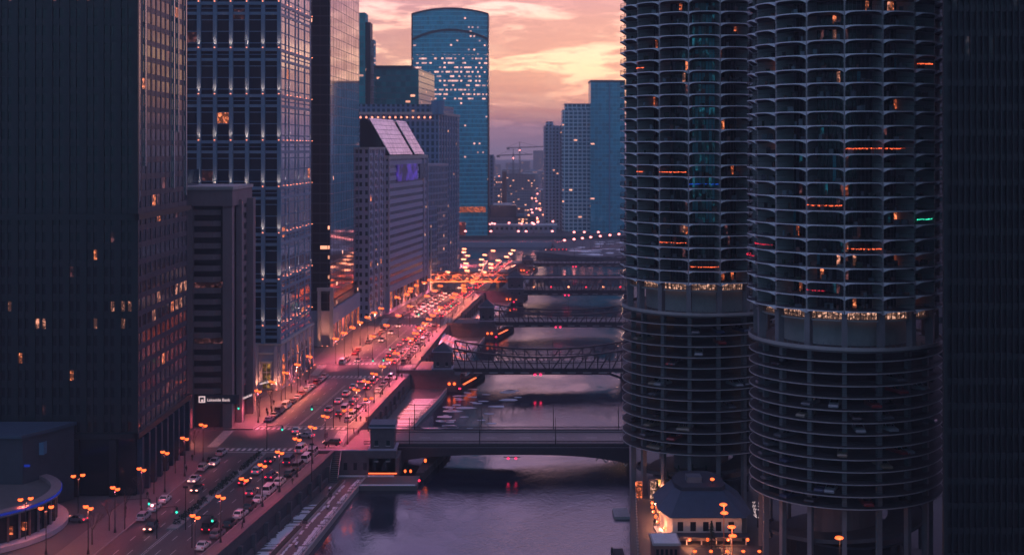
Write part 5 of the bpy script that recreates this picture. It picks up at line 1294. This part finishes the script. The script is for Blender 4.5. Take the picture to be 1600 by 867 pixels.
    for i in range(128): a = R(i * 2.8125); mb.box(cx + 16.43 * math.cos(a) - .03, cx + 16.43 * math.cos(a) + .03, cy + 16.43 * math.sin(a) - .03, cy + 16.43 * math.sin(a) + .03, 47.2, 48.0)
    mb.build('gallery_railing', 'pole', t)
    # roof deck of the garage
    MB().cyl(cx, cy, 18.1, 41.55, 41.9, n=72).build('garage_roof', 'pave', t); ring(cx, cy, 17.9, 18.16, 41.903, 42.5, n=72).build('garage_roof_kerb', 'concrete', t)
    mb = MB()
    for i in range(96): a = R(i * 3.75); mb.box(cx + 18.0 * math.cos(a) - .04, cx + 18.0 * math.cos(a) + .04, cy + 18.0 * math.sin(a) - .04, cy + 18.0 * math.sin(a) + .04, 42.5, 43.3)
    mb.build('deck_railing', 'steel_pale', t)
    # spiral parking decks
    n = 64; lv = 13
    for j in range(lv):
        vs = []; 
        for i in range(n + 1):
            a = camang + math.pi + 2 * math.pi * i / n; z = zbase + (j + i / n) * (41.0 - zbase) / lv - .1
            for r0, zz in ((6, 0), (18.05, .04), (18.05, .20), (17.9, .20), (17.9, .14), (6, .14)): vs.append((cx + r0 * math.cos(a), cy + r0 * math.sin(a), z + zz))
        fs = []
        for i in range(n):
            a = 6 * i; b_ = a + 6
            for k in range(6): fs.append((a + k, a + (k + 1) % 6, b_ + (k + 1) % 6, b_ + k))
        dk = MB(); dk.add(vs, fs); dk.m = [1 if f % 6 in (1, 2) else 0 for f in range(len(fs))]
        dk.build('parking_deck', ['deck_concrete_shaded', 'concrete'], t)
        mb = MB()
        for zz in (.75, 1.05):
            for i in range(0, n): 
                a = camang + math.pi + 2 * math.pi * i / n; a2 = camang + math.pi + 2 * math.pi * (i + 1) / n; z = zbase + (j + i / n) * (41.0 - zbase) / lv + zz; z2 = z + (41.0 - zbase) / lv / n
                mb.bar((cx + 17.98 * math.cos(a), cy + 17.98 * math.sin(a), z), (cx + 17.98 * math.cos(a2), cy + 17.98 * math.sin(a2), z2), .035)
        mb.build('guard_cable', 'pole', t)
    MB().cyl(cx, cy, 6.2, .6, 42, n=32).build('core_wall', 'concrete_d', t)
    # ground level
    vs = []
    n = 48
    for i in range(n + 1):
        a = camang - R(110) + R(240) * i / n; z = 4.0 + 5.5 * i / n
        for r0, zz in ((8, 0), (14.8, 0), (14.8, .7), (14.5, .7), (14.5, .3), (8, .3)): vs.append((cx + r0 * math.cos(a), cy + r0 * math.sin(a), z + zz))
    fs = []
    for i in range(n):
        a = 6 * i; b_ = a + 6
        for k in range(6): fs.append((a + k, a + (k + 1) % 6, b_ + (k + 1) % 6, b_ + k))
    MB().add(vs, fs).build('entry_ramp', 'deck_concrete_shaded', t)
    MB().cyl(cx, cy, 11.0, .6, 4.6, n=32).build('lobby_glass', 'gl_dark', t); MB().cyl(cx, cy, 11.6, 4.603, 5.0, n=32).build('lobby_roof', 'roof_dark', t)
    # cars on the decks
    for i in range(30):
        a = camang + r_.uniform(-1.2, 1.2); j = r_.randrange(0, lv - 1); f_ = ((a - camang - math.pi) % (2 * math.pi)) / (2 * math.pi)
        z = zbase + (j + f_) * (41.0 - zbase) / lv + .15; c_ = r_.choice(['silver', 'grey', 'grey', 'black', 'tan', 'dark blue', 'red'])
        car(cx + 15.3 * math.cos(a), cy + 15.3 * math.sin(a), a - math.pi / 2, 'sedan', c_, f'{c_} car nosed to the deck edge of the ' + ('left' if seed == 1 else 'right') + ' round tower', 'cars on the ' + ('left' if seed == 1 else 'right') + f' tower decks, {c_}', z=z, flat=True)
    return t
def thing_light(t, n, cx, cy, RC, a0, z, m_):
    me = STR.get(m_) or STR.setdefault(m_, MB().ell(0, 0, 0, .09, .09, .09, 6, 4).mesh('string_bulb', m_))
    pts = []
    for i in range(n):
        s_ = -.92 + 1.84 * i / 13; h = R(11.25); r0 = RC * math.cos(h) / math.cos(s_ * h) + 1.75 * math.sqrt(max(0, 1 - s_ ** 2)) + .04
        pts.append((cx + r0 * math.cos(a0 + s_ * h), cy + r0 * math.sin(a0 + s_ * h), z))
    mb = MB()
    for p_, q_ in zip(pts, pts[1:]):
        mb.bar(p_, q_, .012)
        for f_ in (0, .5):
            if rnd.random() < .75: c_ = Vector(p_).lerp(Vector(q_), f_); s_ = rnd.uniform(.05, .12); mb.ell(c_.x, c_.y, c_.z - rnd.uniform(0, .12), s_, s_, s_, 6, 4)
    mb.build('string_light', m_, t)
STR = {}
MT['column_concrete'] = pm('column_concrete', (.22, .19, .21), 0.8, var=.2)
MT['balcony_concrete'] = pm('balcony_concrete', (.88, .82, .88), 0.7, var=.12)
MT['balcony_floor_shaded'] = pm('balcony_floor_shaded', (.13, .12, .14), 0.85, var=.3)  # floor and soffit made darker; shade of the balcony voids put into the colour
MT['deck_concrete_shaded'] = pm('deck_concrete_shaded', (.09, .08, .09), 0.8, var=.25)  # parking decks and ramp darkened; interior shade put into the colour
a_r = math.degrees(math.atan2(-246, -63.9)); a_l = math.degrees(math.atan2(-294, -43.4))
corncob('right and nearer of two round towers with scalloped balconies above spiral parking decks', 63.9, 246, a_r, 2, 12.5)
corncob('left and farther of two round towers with scalloped balconies above spiral parking decks', 43.4, 294, a_l - 8.8, 1, 10.6)
# ------------------------------------------------------------------ north quay
t = thing('quay_railing', 'studded chain railing along the north quay below the round towers', 'railing', (28, 290, .6))
fW = lambda y: fN(y) + 1.3
y = 215
mb = MB()
while y < 332:
    MB().cyl(fW(y), y, .16, .6, 1.75, .12, 8).build('bollard', 'steel_pale', t); MB().ell(fW(y), y, 1.85, .2, .2, .2, 8, 5).build('ball_cap', 'concrete', t)
    mb.bar((fW(y), y, 1.5), (fW(y + 2.0), y + 2.0, 1.5), .06); mb.bar((fW(y), y, 1.0), (fW(y + 2.0), y + 2.0, 1.0), .06); y += 2.0
mb.build('rail', 'steel', t)
t = thing('dock_platform', 'small floating dock against the north quay wall', 'dock', (28, 290, -6.5))
MB().box(fN(300) - 4.2, fN(300) - .6, 292, 299, WATER - .1, -5.9).build('deck', 'concrete', t); MB().box(fN(255) - 3, fN(255) - .5, 236, 268, WATER - .1, -5.6).build('lower_deck', 'timber', t)
for i in range(8): MB().box(fN(255) - 3.1 , fN(255) - 2.8, 237 + i * 4, 237.3 + i * 4, -7, -4.4).build('pile', 'timber', t)
# restaurant house with dark hipped roof
t = thing('restaurant_house', 'white restaurant house with a big dark blue hipped roof and lanterns along its walls', 'restaurant', (38.5, 262, .6))
ch = [(31.6, 252), (45.2, 252), (47.0, 256), (47.0, 270), (43.5, 277), (34, 277), (30.2, 268), (30.0, 258)]
shell(t, ch, .6, 5.6, 'white_wall')
out = [(38.5 + (x - 38.5) * 1.09, 264 + (y_ - 264) * 1.08) for x, y_ in ch]; mid_ = [(38.5 + (x - 38.5) * .62, 266 + (y_ - 264) * .55) for x, y_ in ch]
rf = MB().prism(out, 5.603, 8.6, 0, mid_).build('roof', 'roof_blue', t)
MB().prism([(38.5 + (x - 38.5) * .60, 266 + (y_ - 264) * .53) for x, y_ in ch], 8.603, 9.4).build('roof_well', 'roof_dark', t)
MB().box(36, 39, 263, 266, 9.403, 10.6).build('roof_unit', 'steel_pale', t); MB().ell(41, 262, 10.4, .45, .3, .3).build('roof_lamp', 'lamp_on', t)
MB().cyl(41, 262, .06, 9.4, 10.2, n=6).build('lamp_stalk', 'pole', t)
for i in range(5):
    w_ = MB().box(32.6 + i * 2.5, 33.7 + i * 2.5, 251.9, 251.99, 2.8, 4.6).build('window', 'gl_dark', t); MB().box(32.45 + i * 2.5, 33.85 + i * 2.5, 251.84, 251.93, 2.6, 2.79).build('sill', 'white_wall', w_)
for i in range(4):
    MB().box(29.9 - .02, 30.1, 259 + i * 2.4, 260 + i * 2.4, 2.8, 4.6).build('window', 'warm_room2', t)
MB().box(31, 46, 249.4, 251.8, .6, .9).build('porch_floor', 'pave', t); MB().box(30.6, 46.4, 249.0, 251.85, 2.3, 2.5).build('porch_roof', 'roof_dark', t)
for i in range(6): MB().box(31 + i * 2.9, 31.25 + i * 2.9, 249.3, 249.55, .9, 2.3).build('porch_post', 'white_wall', t)
WL = bpy.data.lights.new('lantern_light', 'POINT'); WL.energy = 260; WL.color = (1, .34, .16); WL.shadow_soft_size = .2
LN = MB().ell(0, 0, 0, .30, .30, .34, 8, 5).mesh('lantern', 'lamp_on')
for i, (x, y_, z) in enumerate([(29.3, 257, 3.2), (29.2, 260.5, 3.2), (29.2, 264, 3.2), (29.3, 267.5, 3.2), (30.4, 254.4, 2.7), (31.2, 248.8, 2.1), (34.5, 248.7, 2.1), (38, 248.7, 2.1), (42, 248.7, 2.1), (45.8, 248.7, 2.1), (29.6, 270.5, 3.2)]):
    o = bpy.data.objects.new('lantern', LN); COL.objects.link(o); o.parent = t; o.location = Vector((x, y_, z)) - t.location
    if i % 2 == 0:
        o = bpy.data.objects.new('lantern_light', WL); COL.objects.link(o); o.parent = t; o.location = Vector((x - (.5 if i < 5 else 0), y_ - (.5 if i >= 5 else 0), z)) - t.location
t = thing('ramp_stair', 'slanting grey ramp beside the restaurant house', 'ramp', (31, 250, .6))
MB().add([(28.2, 256, 2.6), (29.6, 256, 2.6), (31.4, 246, .7), (30, 246, .7), (28.2, 256, 2.3), (29.6, 256, 2.3), (31.4, 246, .55), (30, 246, .55)], [(0, 1, 2, 3), (7, 6, 5, 4), (0, 4, 5, 1), (1, 5, 6, 2), (2, 6, 7, 3), (3, 7, 4, 0)]).build('slope', 'concrete', t)
t = thing('brick_pavilion', 'small red brick pavilion with a snowy flat roof at the bottom of the quay', 'pavilion', (28.5, 240, .6))
MB().box(26.3, 31.0, 237, 243, .6, 4.6).build('walls', 'brick', t); MB().box(26.0, 31.3, 236.7, 243.3, 4.603, 5.0).build('cornice', 'concrete', t); MB().box(26.3, 31.0, 237, 243, 5.003, 5.1).build('snow_cover', 'snow', t)
for i in range(5): MB().box(26.7 + i * .85, 27.2 + i * .85, 236.93, 237.02, 1.6, 3.9).build('window', 'gl_dark', t)
# warmly lit entrance under the left round tower
t = thing('lobby_front', 'warmly lit glazed entrance under the left round tower with a yellow sign', 'shop front', (33, 285, .6))
MB().box(30.6, 34.8, 283.0, 283.3, .6, 4.4).build('glazing', 'band_room', t); MB().box(36.0, 38.6, 280.6, 280.9, .6, 4.2).build('side_glazing', 'warm_room', t)
MB().box(30.4, 39, 283.4, 286, .6, 4.9).build('wall', 'concrete_d', t); MB().box(32.3, 34.0, 282.7, 282.9, 3.9, 4.9).build('yellow_sign', 'sign_yel', t); MB().box(27.4, 28.9, 284, 284.3, .6, 4.2).build('lit_wall', 'warm_room2', t)
o = bpy.data.objects.new('entrance_light', WL); COL.objects.link(o); o.parent = t; o.location = Vector((32.6, 281.3, 3.4)) - t.location
# trees: pines beside the roof, a string-lit tree
def conifer(x, y_, z, h, r0, seed, lab, grp=None):
    q_ = random.Random(seed); t = thing('pine_tree', lab, 'tree', (x, y_, z), grp)
    MB().cyl(x, y_, .16, z, z + h * .9, .04, 8).build('trunk', 'bark', t); mb = MB()
    for i in range(520):
        f_ = q_.random() ** .8; a = q_.uniform(0, 6.28); rr = r0 * (1 - f_) * (.45 + .55 * q_.random()) * (1 + .25 * math.sin(a * 3 + seed)); s_ = q_.uniform(.12, .32)
        c = Vector((x + rr * math.cos(a), y_ + rr * math.sin(a), z + .5 + f_ * (h - .5) - rr * .15)); d1 = Vector((math.cos(a), math.sin(a), -.5)).normalized() * s_
        d2 = Vector((-math.sin(a), math.cos(a), q_.uniform(-.3, .3))) * s_ * .45; mb.add([c - d1, c + d2, c + d1, c - d2], [(0, 1, 2, 3)])
    mb.build('crown', 'leaf', t); return t
for i, (x, y_, h) in enumerate([(34, 279.5, 7), (36.5, 280.5, 8), (39.5, 279.8, 8.5), (42.5, 280.4, 8), (45.5, 279.2, 7.2), (31.5, 277, 5.5)]):
    conifer(x, y_, .6, h, 1.9, i, f'dark evergreen behind the restaurant roof, {ordn(i + 1)} of the row' if i < 5 else 'dark small evergreen at the left corner of the restaurant house', 'evergreens behind the restaurant roof' if i < 5 else None)
conifer(38.6, 247.6, .6, 5.5, 1.8, 31, 'dark evergreen in front of the restaurant porch')
t = thing('bare_tree', 'small bare tree wound with pale lights right of the restaurant house', 'tree', (50.3, 262, .6))
MB().cyl(50.3, 262, .18, .6, 2.6, .1, 8).build('trunk', 'bark', t); mb = MB(); q2 = random.Random(5); tips = []
for i in range(26):
    a = q2.uniform(0, 6.28); e_ = (50.3 + 1.9 * math.cos(a) * q2.uniform(.4, 1), 262 + 1.6 * math.sin(a), q2.uniform(3.2, 6.2)); mb.bar((50.3, 262, 2.3), e_, .06); tips.append(e_)
mb.build('limb', 'bark', t)
mb = MB()
for e_ in tips:
    for f_ in (.55, .75, .95): mb.ell(50.3 + (e_[0] - 50.3) * f_, 262 + (e_[1] - 262) * f_, 2.3 + (e_[2] - 2.3) * f_, .11, .11, .11, 6, 4)
mb.build('string_light', 'sign_on', t, kind='stuff')
def baretree(x, y_, z, h, seed, lab, grp):
    q_ = random.Random(seed); t = thing('bare_tree', lab, 'tree', (x, y_, z), grp); MB().cyl(x, y_, .14, z, z + h * .45, .09, 8).build('trunk', 'bark', t); mb = MB()
    def br(p, d, l, w, n):
        e_ = p + d * l; mb.bar(p, e_, w)
        if n:
            for _ in range(3): br(e_, (d + Vector((q_.uniform(-.7, .7), q_.uniform(-.7, .7), q_.uniform(-.2, .5)))).normalized(), l * .68, w * .6, n - 1)
    for _ in range(4): br(Vector((x, y_, z + h * .42)), Vector((q_.uniform(-.6, .6), q_.uniform(-.6, .6), 1)).normalized(), h * .24, .07, 3)
    mb.build('crown', 'bark', t)
for i in range(9):
    y_ = 252 + i * 9.2
    baretree(fB(y_) + 3.2, y_, .16, 6.5, i, f'bare street tree, {ordn(i + 1)} from the camera below the dark granite tower', 'bare trees below the granite tower')
for i in range(6):
    y_ = 372 + i * 12; baretree(fL(y_) - 3.0, y_, .16, 6.0, 40 + i, f'bare street tree, {ordn(i + 1)} past the crosswalks before the arches', 'bare trees before the arches')
# tall red-orange lamps at the bottom right
for i, (pxx, d, h) in enumerate([(1131, 243, 10.5), (1144, 232, 9.5), (1312, 214, 13)]):
    X = px(pxx, d); lab = ['tall twin red-orange lamp in front of the restaurant, left one', 'tall twin red-orange lamp in front of the restaurant, right one', 'red-orange lamp before the columns of the right round tower'][i]
    t = thing('street_lamp', lab, 'street lamp', (X, d, .6)); MB().cyl(X, d, .12, .6, h, .08, 8).build('post', 'steel_or' if i < 2 else 'pole', t)
    for dz_, dx_ in ((0, -.1), (-1.6, .1))[: 2 if i < 2 else 1]: MB().ell(X + dx_, d, h + dz_, .75, .5, .30, 10, 6).build('lantern', 'lamp_on', t)
    o = bpy.data.objects.new('lamp_light', WL); COL.objects.link(o); o.parent = t; o.location = (0, -1.0, h - 1.0)
for i in range(5):
    lamp_x = 34 + i * 3.0; t = thing('porch_lantern', f'small orange lantern on the street below the porch, {ordn(i + 1)} from the left', 'lantern', (lamp_x, 238, .6), 'orange lanterns at the bottom edge')
    MB().cyl(lamp_x, 238, .06, .6, 3.0, n=6).build('post', 'pole', t); MB().ell(lamp_x, 238, 3.2, .35, .3, .25, 8, 5).build('lantern', 'lamp_on', t)
# ------------------------------------------------------------------ beyond the river bend
for nm, a in (('cw_low1', dict(bw=3.5, fh=3.6, lw=.4, lh=.45, gcol=(.04, .05, .08), lcol=(.13, .13, .18), lit=.16, les=1.2, seed=31, cl=.42)),
              ('cw_low2', dict(bw=4.5, fh=4.0, lw=.5, lh=.5, gcol=(.03, .03, .05), lcol=(.17, .13, .15), lit=.14, les=1.2, seed=33, cl=.42)),
              ('cw_low3', dict(bw=3.0, fh=3.4, lw=.3, lh=.4, gcol=(.05, .08, .11), lcol=(.22, .24, .30), lit=.16, les=1.2, seed=35, cl=.42))):
    MT[nm] = curtain(nm, metal=.15, rough=.3, **a)
t = thing('riverside_hall', 'long pale low hall with small dark windows and a snowy roof', 'low building', (0, 1180, 0))
MB().box(-63, 41, 1182, 1198, .05, 6.8).build('walls', 'stone', t); MB().box(-64, 42, 1181, 1199, 6.803, 7.7).build('snowy_roof', 'snow', t)
for i in range(22): MB().box(-60 + i * 4.5, -57.6 + i * 4.5, 1181.85, 1181.98, 3.0, 5.4).build('window', 'gl_dark', t)
for x in (-61, -36, -23, 2, 24): MB().box(x, x + 1.6, 1180.6, 1181.8, .1, 6).build('buttress', 'concrete', t)
MB().box(-86, -66, 1176, 1190, .05, 9).build('annex', 'cw_low2', t)
t = thing('canopy_hall', 'flat white-edged canopy above the far bank right of the arched tower', 'low building', (-6, 1180, 0))
MB().box(-24, 2, 1206, 1220, .05, 13).build('walls', 'cw_low1', t); MB().box(-18, 0, 1204, 1222, 24.5, 26).build('canopy', 'snow', t); MB().box(-24, 4, 1207, 1220, 13.003, 24.4).build('upper_walls', 'gl_blue', t)
tag(MB().box(-101, 34, 1093.6, 1096.8, -6.4, -2.0).build('quay_wall', 'stone'), 'straight pale quay wall on the far bank of the bend', 'quay wall')
t = thing('smokestack', 'slender brick smokestack among the far blocks', 'smokestack', (-7, 1330, 0))
MB().cyl(-8, 1330, 3.0, .1, 54, 2.3, 16).build('shaft', 'brick', t); MB().cyl(-8, 1330, 2.7, 54.003, 55.2, n=16).build('rim', 'concrete', t)
for i, (pxx, d, h, jl, jr, lab) in enumerate([(802, 2000, 68, 26, 30, 'far tower crane, left and shorter of two'), (812, 2150, 80, 22, 40, 'far tower crane, right and taller of two')]):
    X = px(pxx, d); t = thing('tower_crane', lab, 'tower crane', (X, d, 0)); mb = MB()
    for z in range(0, h, 5): mb.bar((X - 1, d, z), (X + 1, d, z + 5), .5).bar((X + 1, d, z), (X - 1, d, z + 5), .5)
    mb.bar((X - 1, d, 0), (X - 1, d, h), .7).bar((X + 1, d, 0), (X + 1, d, h), .7); mb.build('mast', 'roof_dark', t)
    MB().bar((X - jl, d, h - 1), (X + jr, d, h + 1), 1.6).build('jib', 'roof_dark', t); MB().bar((X, d, h), (X, d, h + 9), 1).bar((X, d, h + 9), (X + jr * .8, d, h + 1), .35).bar((X, d, h + 9), (X - jl * .9, d, h), .35).build('apex', 'roof_dark', t)
    MB().box(X - jl, X - jl + 5, d - 1, d + 1, h - 4, h - .5).build('counterweight', 'roof_dark', t); MB().ell(X, d, h - 5, 1.3, 1.3, 1.3, 8, 5).build('crane_lamp', 'lamp_pink', t)
q3 = random.Random(21); rows_ = [(1225, 'in the first row behind the far bank'), (1290, 'in the second row behind the far bank'), (1430, 'in the third row behind the far bank'), (1620, 'in the fourth row behind the far bank'), (1900, 'in the fifth far row'), (2300, 'in the sixth far row'), (2900, 'in the seventh far row'), (3800, 'in the last hazy row')]
for ri, (d, wh) in enumerate(rows_):
    x0_, x1_ = px(690, d), px(905 if ri else 845, d)
    if ri > 2: x0_, x1_ = px(640, d), px(960, d)
    x = x0_; k = 0
    while x < x1_:
        w_ = q3.uniform(14, 34) * (1 + ri * .16); dd = d + q3.uniform(-30, 30) if ri else d + q3.uniform(0, 15)
        h_ = q3.uniform(8, 20) if ri < 2 else q3.uniform(10, 34) + ri * 2.2
        if ri > 3 and q3.random() < .18: h_ *= 1.5
        skip_ = any(abs(x + w_ / 2 - cx_) < 20 and abs(dd - cd_) < 40 for cx_, cd_ in ((-8, 1330), (-10, 1212), (40, 1235)))
        if not skip_ and q3.random() > .12:
            k += 1; m_ = q3.choice(('cw_low1', 'cw_low2', 'cw_low3')); tone_ = {'cw_low1': 'grey', 'cw_low2': 'brownish', 'cw_low3': 'pale'}[m_]
            t = thing('city_block', f'{tone_} city block, {ordn(k)} from the left {wh}', 'building', (x + w_ / 2, dd, 0), 'low blocks of the far city')
            MB().box(x, x + w_, dd, dd + q3.uniform(16, 30), .05, h_).build('walls', m_, t); MB().box(x - .3, x + w_ + .3, dd - .3, dd + 15, h_ + .003, h_ + .8).build('roof', 'snow' if q3.random() < .35 else 'roof_dark', t)
            if q3.random() < .5: MB().box(x + w_ * .3, x + w_ * .55, dd + 4, dd + 10, h_ + .803, h_ + 3.4).build('roof_unit', 'stone_blue', t)
        x += w_ * q3.uniform(1.0, 1.35)
# far street lamps
k = 0
for i in range(150):
    pyy = 232 + 26 + 130 * q3.random() ** 1.0; d = min(2000 * (EYE - 9) / (pyy - 232), 3200)
    if d < 1165: d = q3.uniform(1165, 1500)
    pxx = q3.uniform(716, 900)
    if 905 < d < 1098: continue
    X = px(pxx, d)
    if d < 1210 and X > 45 and q3.random() < .5: continue
    lamp(X, d, 'tiny glowing street lamp among the far city blocks', 'street lamps of the far city', heads=1, head='pink' if q3.random() < .6 else 'far', light=False, hs=.8 + d / 1500 * .6, z=0)
for i, (X, d) in enumerate([(px(v, 1110), 1110) for v in (727, 767, 810, 822, 863)] + [(px(v, 1000 + i * 12), 1000 + i * 12) for i, v in enumerate((882, 897, 910, 923, 938, 953, 967))] + [(px(v, 1098), 1098) for v in (897, 913, 935)]):
    lamp(X, d, 'glowing lamp along the far quay and the snowy point', 'lamps on the far quay', heads=1, head='pink', light=False, hs=1.25, z=-2.6)
for i in range(5):
    car(px(857 + i * 6, 1010), 1010 + i, R(90), 'sedan', 'red', 'car with red tail lamps in line on the snowy point', 'cars on the snowy point', True, full=False, z=-2.5)
LQ = spot(3000, 'lamp_quay')
for v in (735, 775, 822, 870): 
    o = bpy.data.objects.new('quay_light', LQ); COL.objects.link(o); o.location = (px(v, 1112), 1112, 6)
# parked vehicles far right on the point: low snowy roofs
# ------------------------------------------------------------------ haze
HZ = bpy.data.materials.new('haze_air'); HZ.use_nodes = True; n2 = HZ.node_tree; n2.nodes.clear()
v_ = n2.nodes.new('ShaderNodeVolumePrincipled'); v_.inputs['Color'].default_value = (.80, .88, 1.0, 1); v_.inputs['Density'].default_value = HAZE = 0.00022; v_.inputs['Anisotropy'].default_value = 0.2
o_ = n2.nodes.new('ShaderNodeOutputMaterial'); n2.links.new(v_.outputs[0], o_.inputs['Volume'])
MT['haze'] = HZ
hz = MB().box(-7200, 7200, -1700, 9200, -11, 225).build('haze', 'haze', None, kind='stuff'); hz['label'] = 'thin violet evening haze over the whole city'; hz['category'] = 'haze'
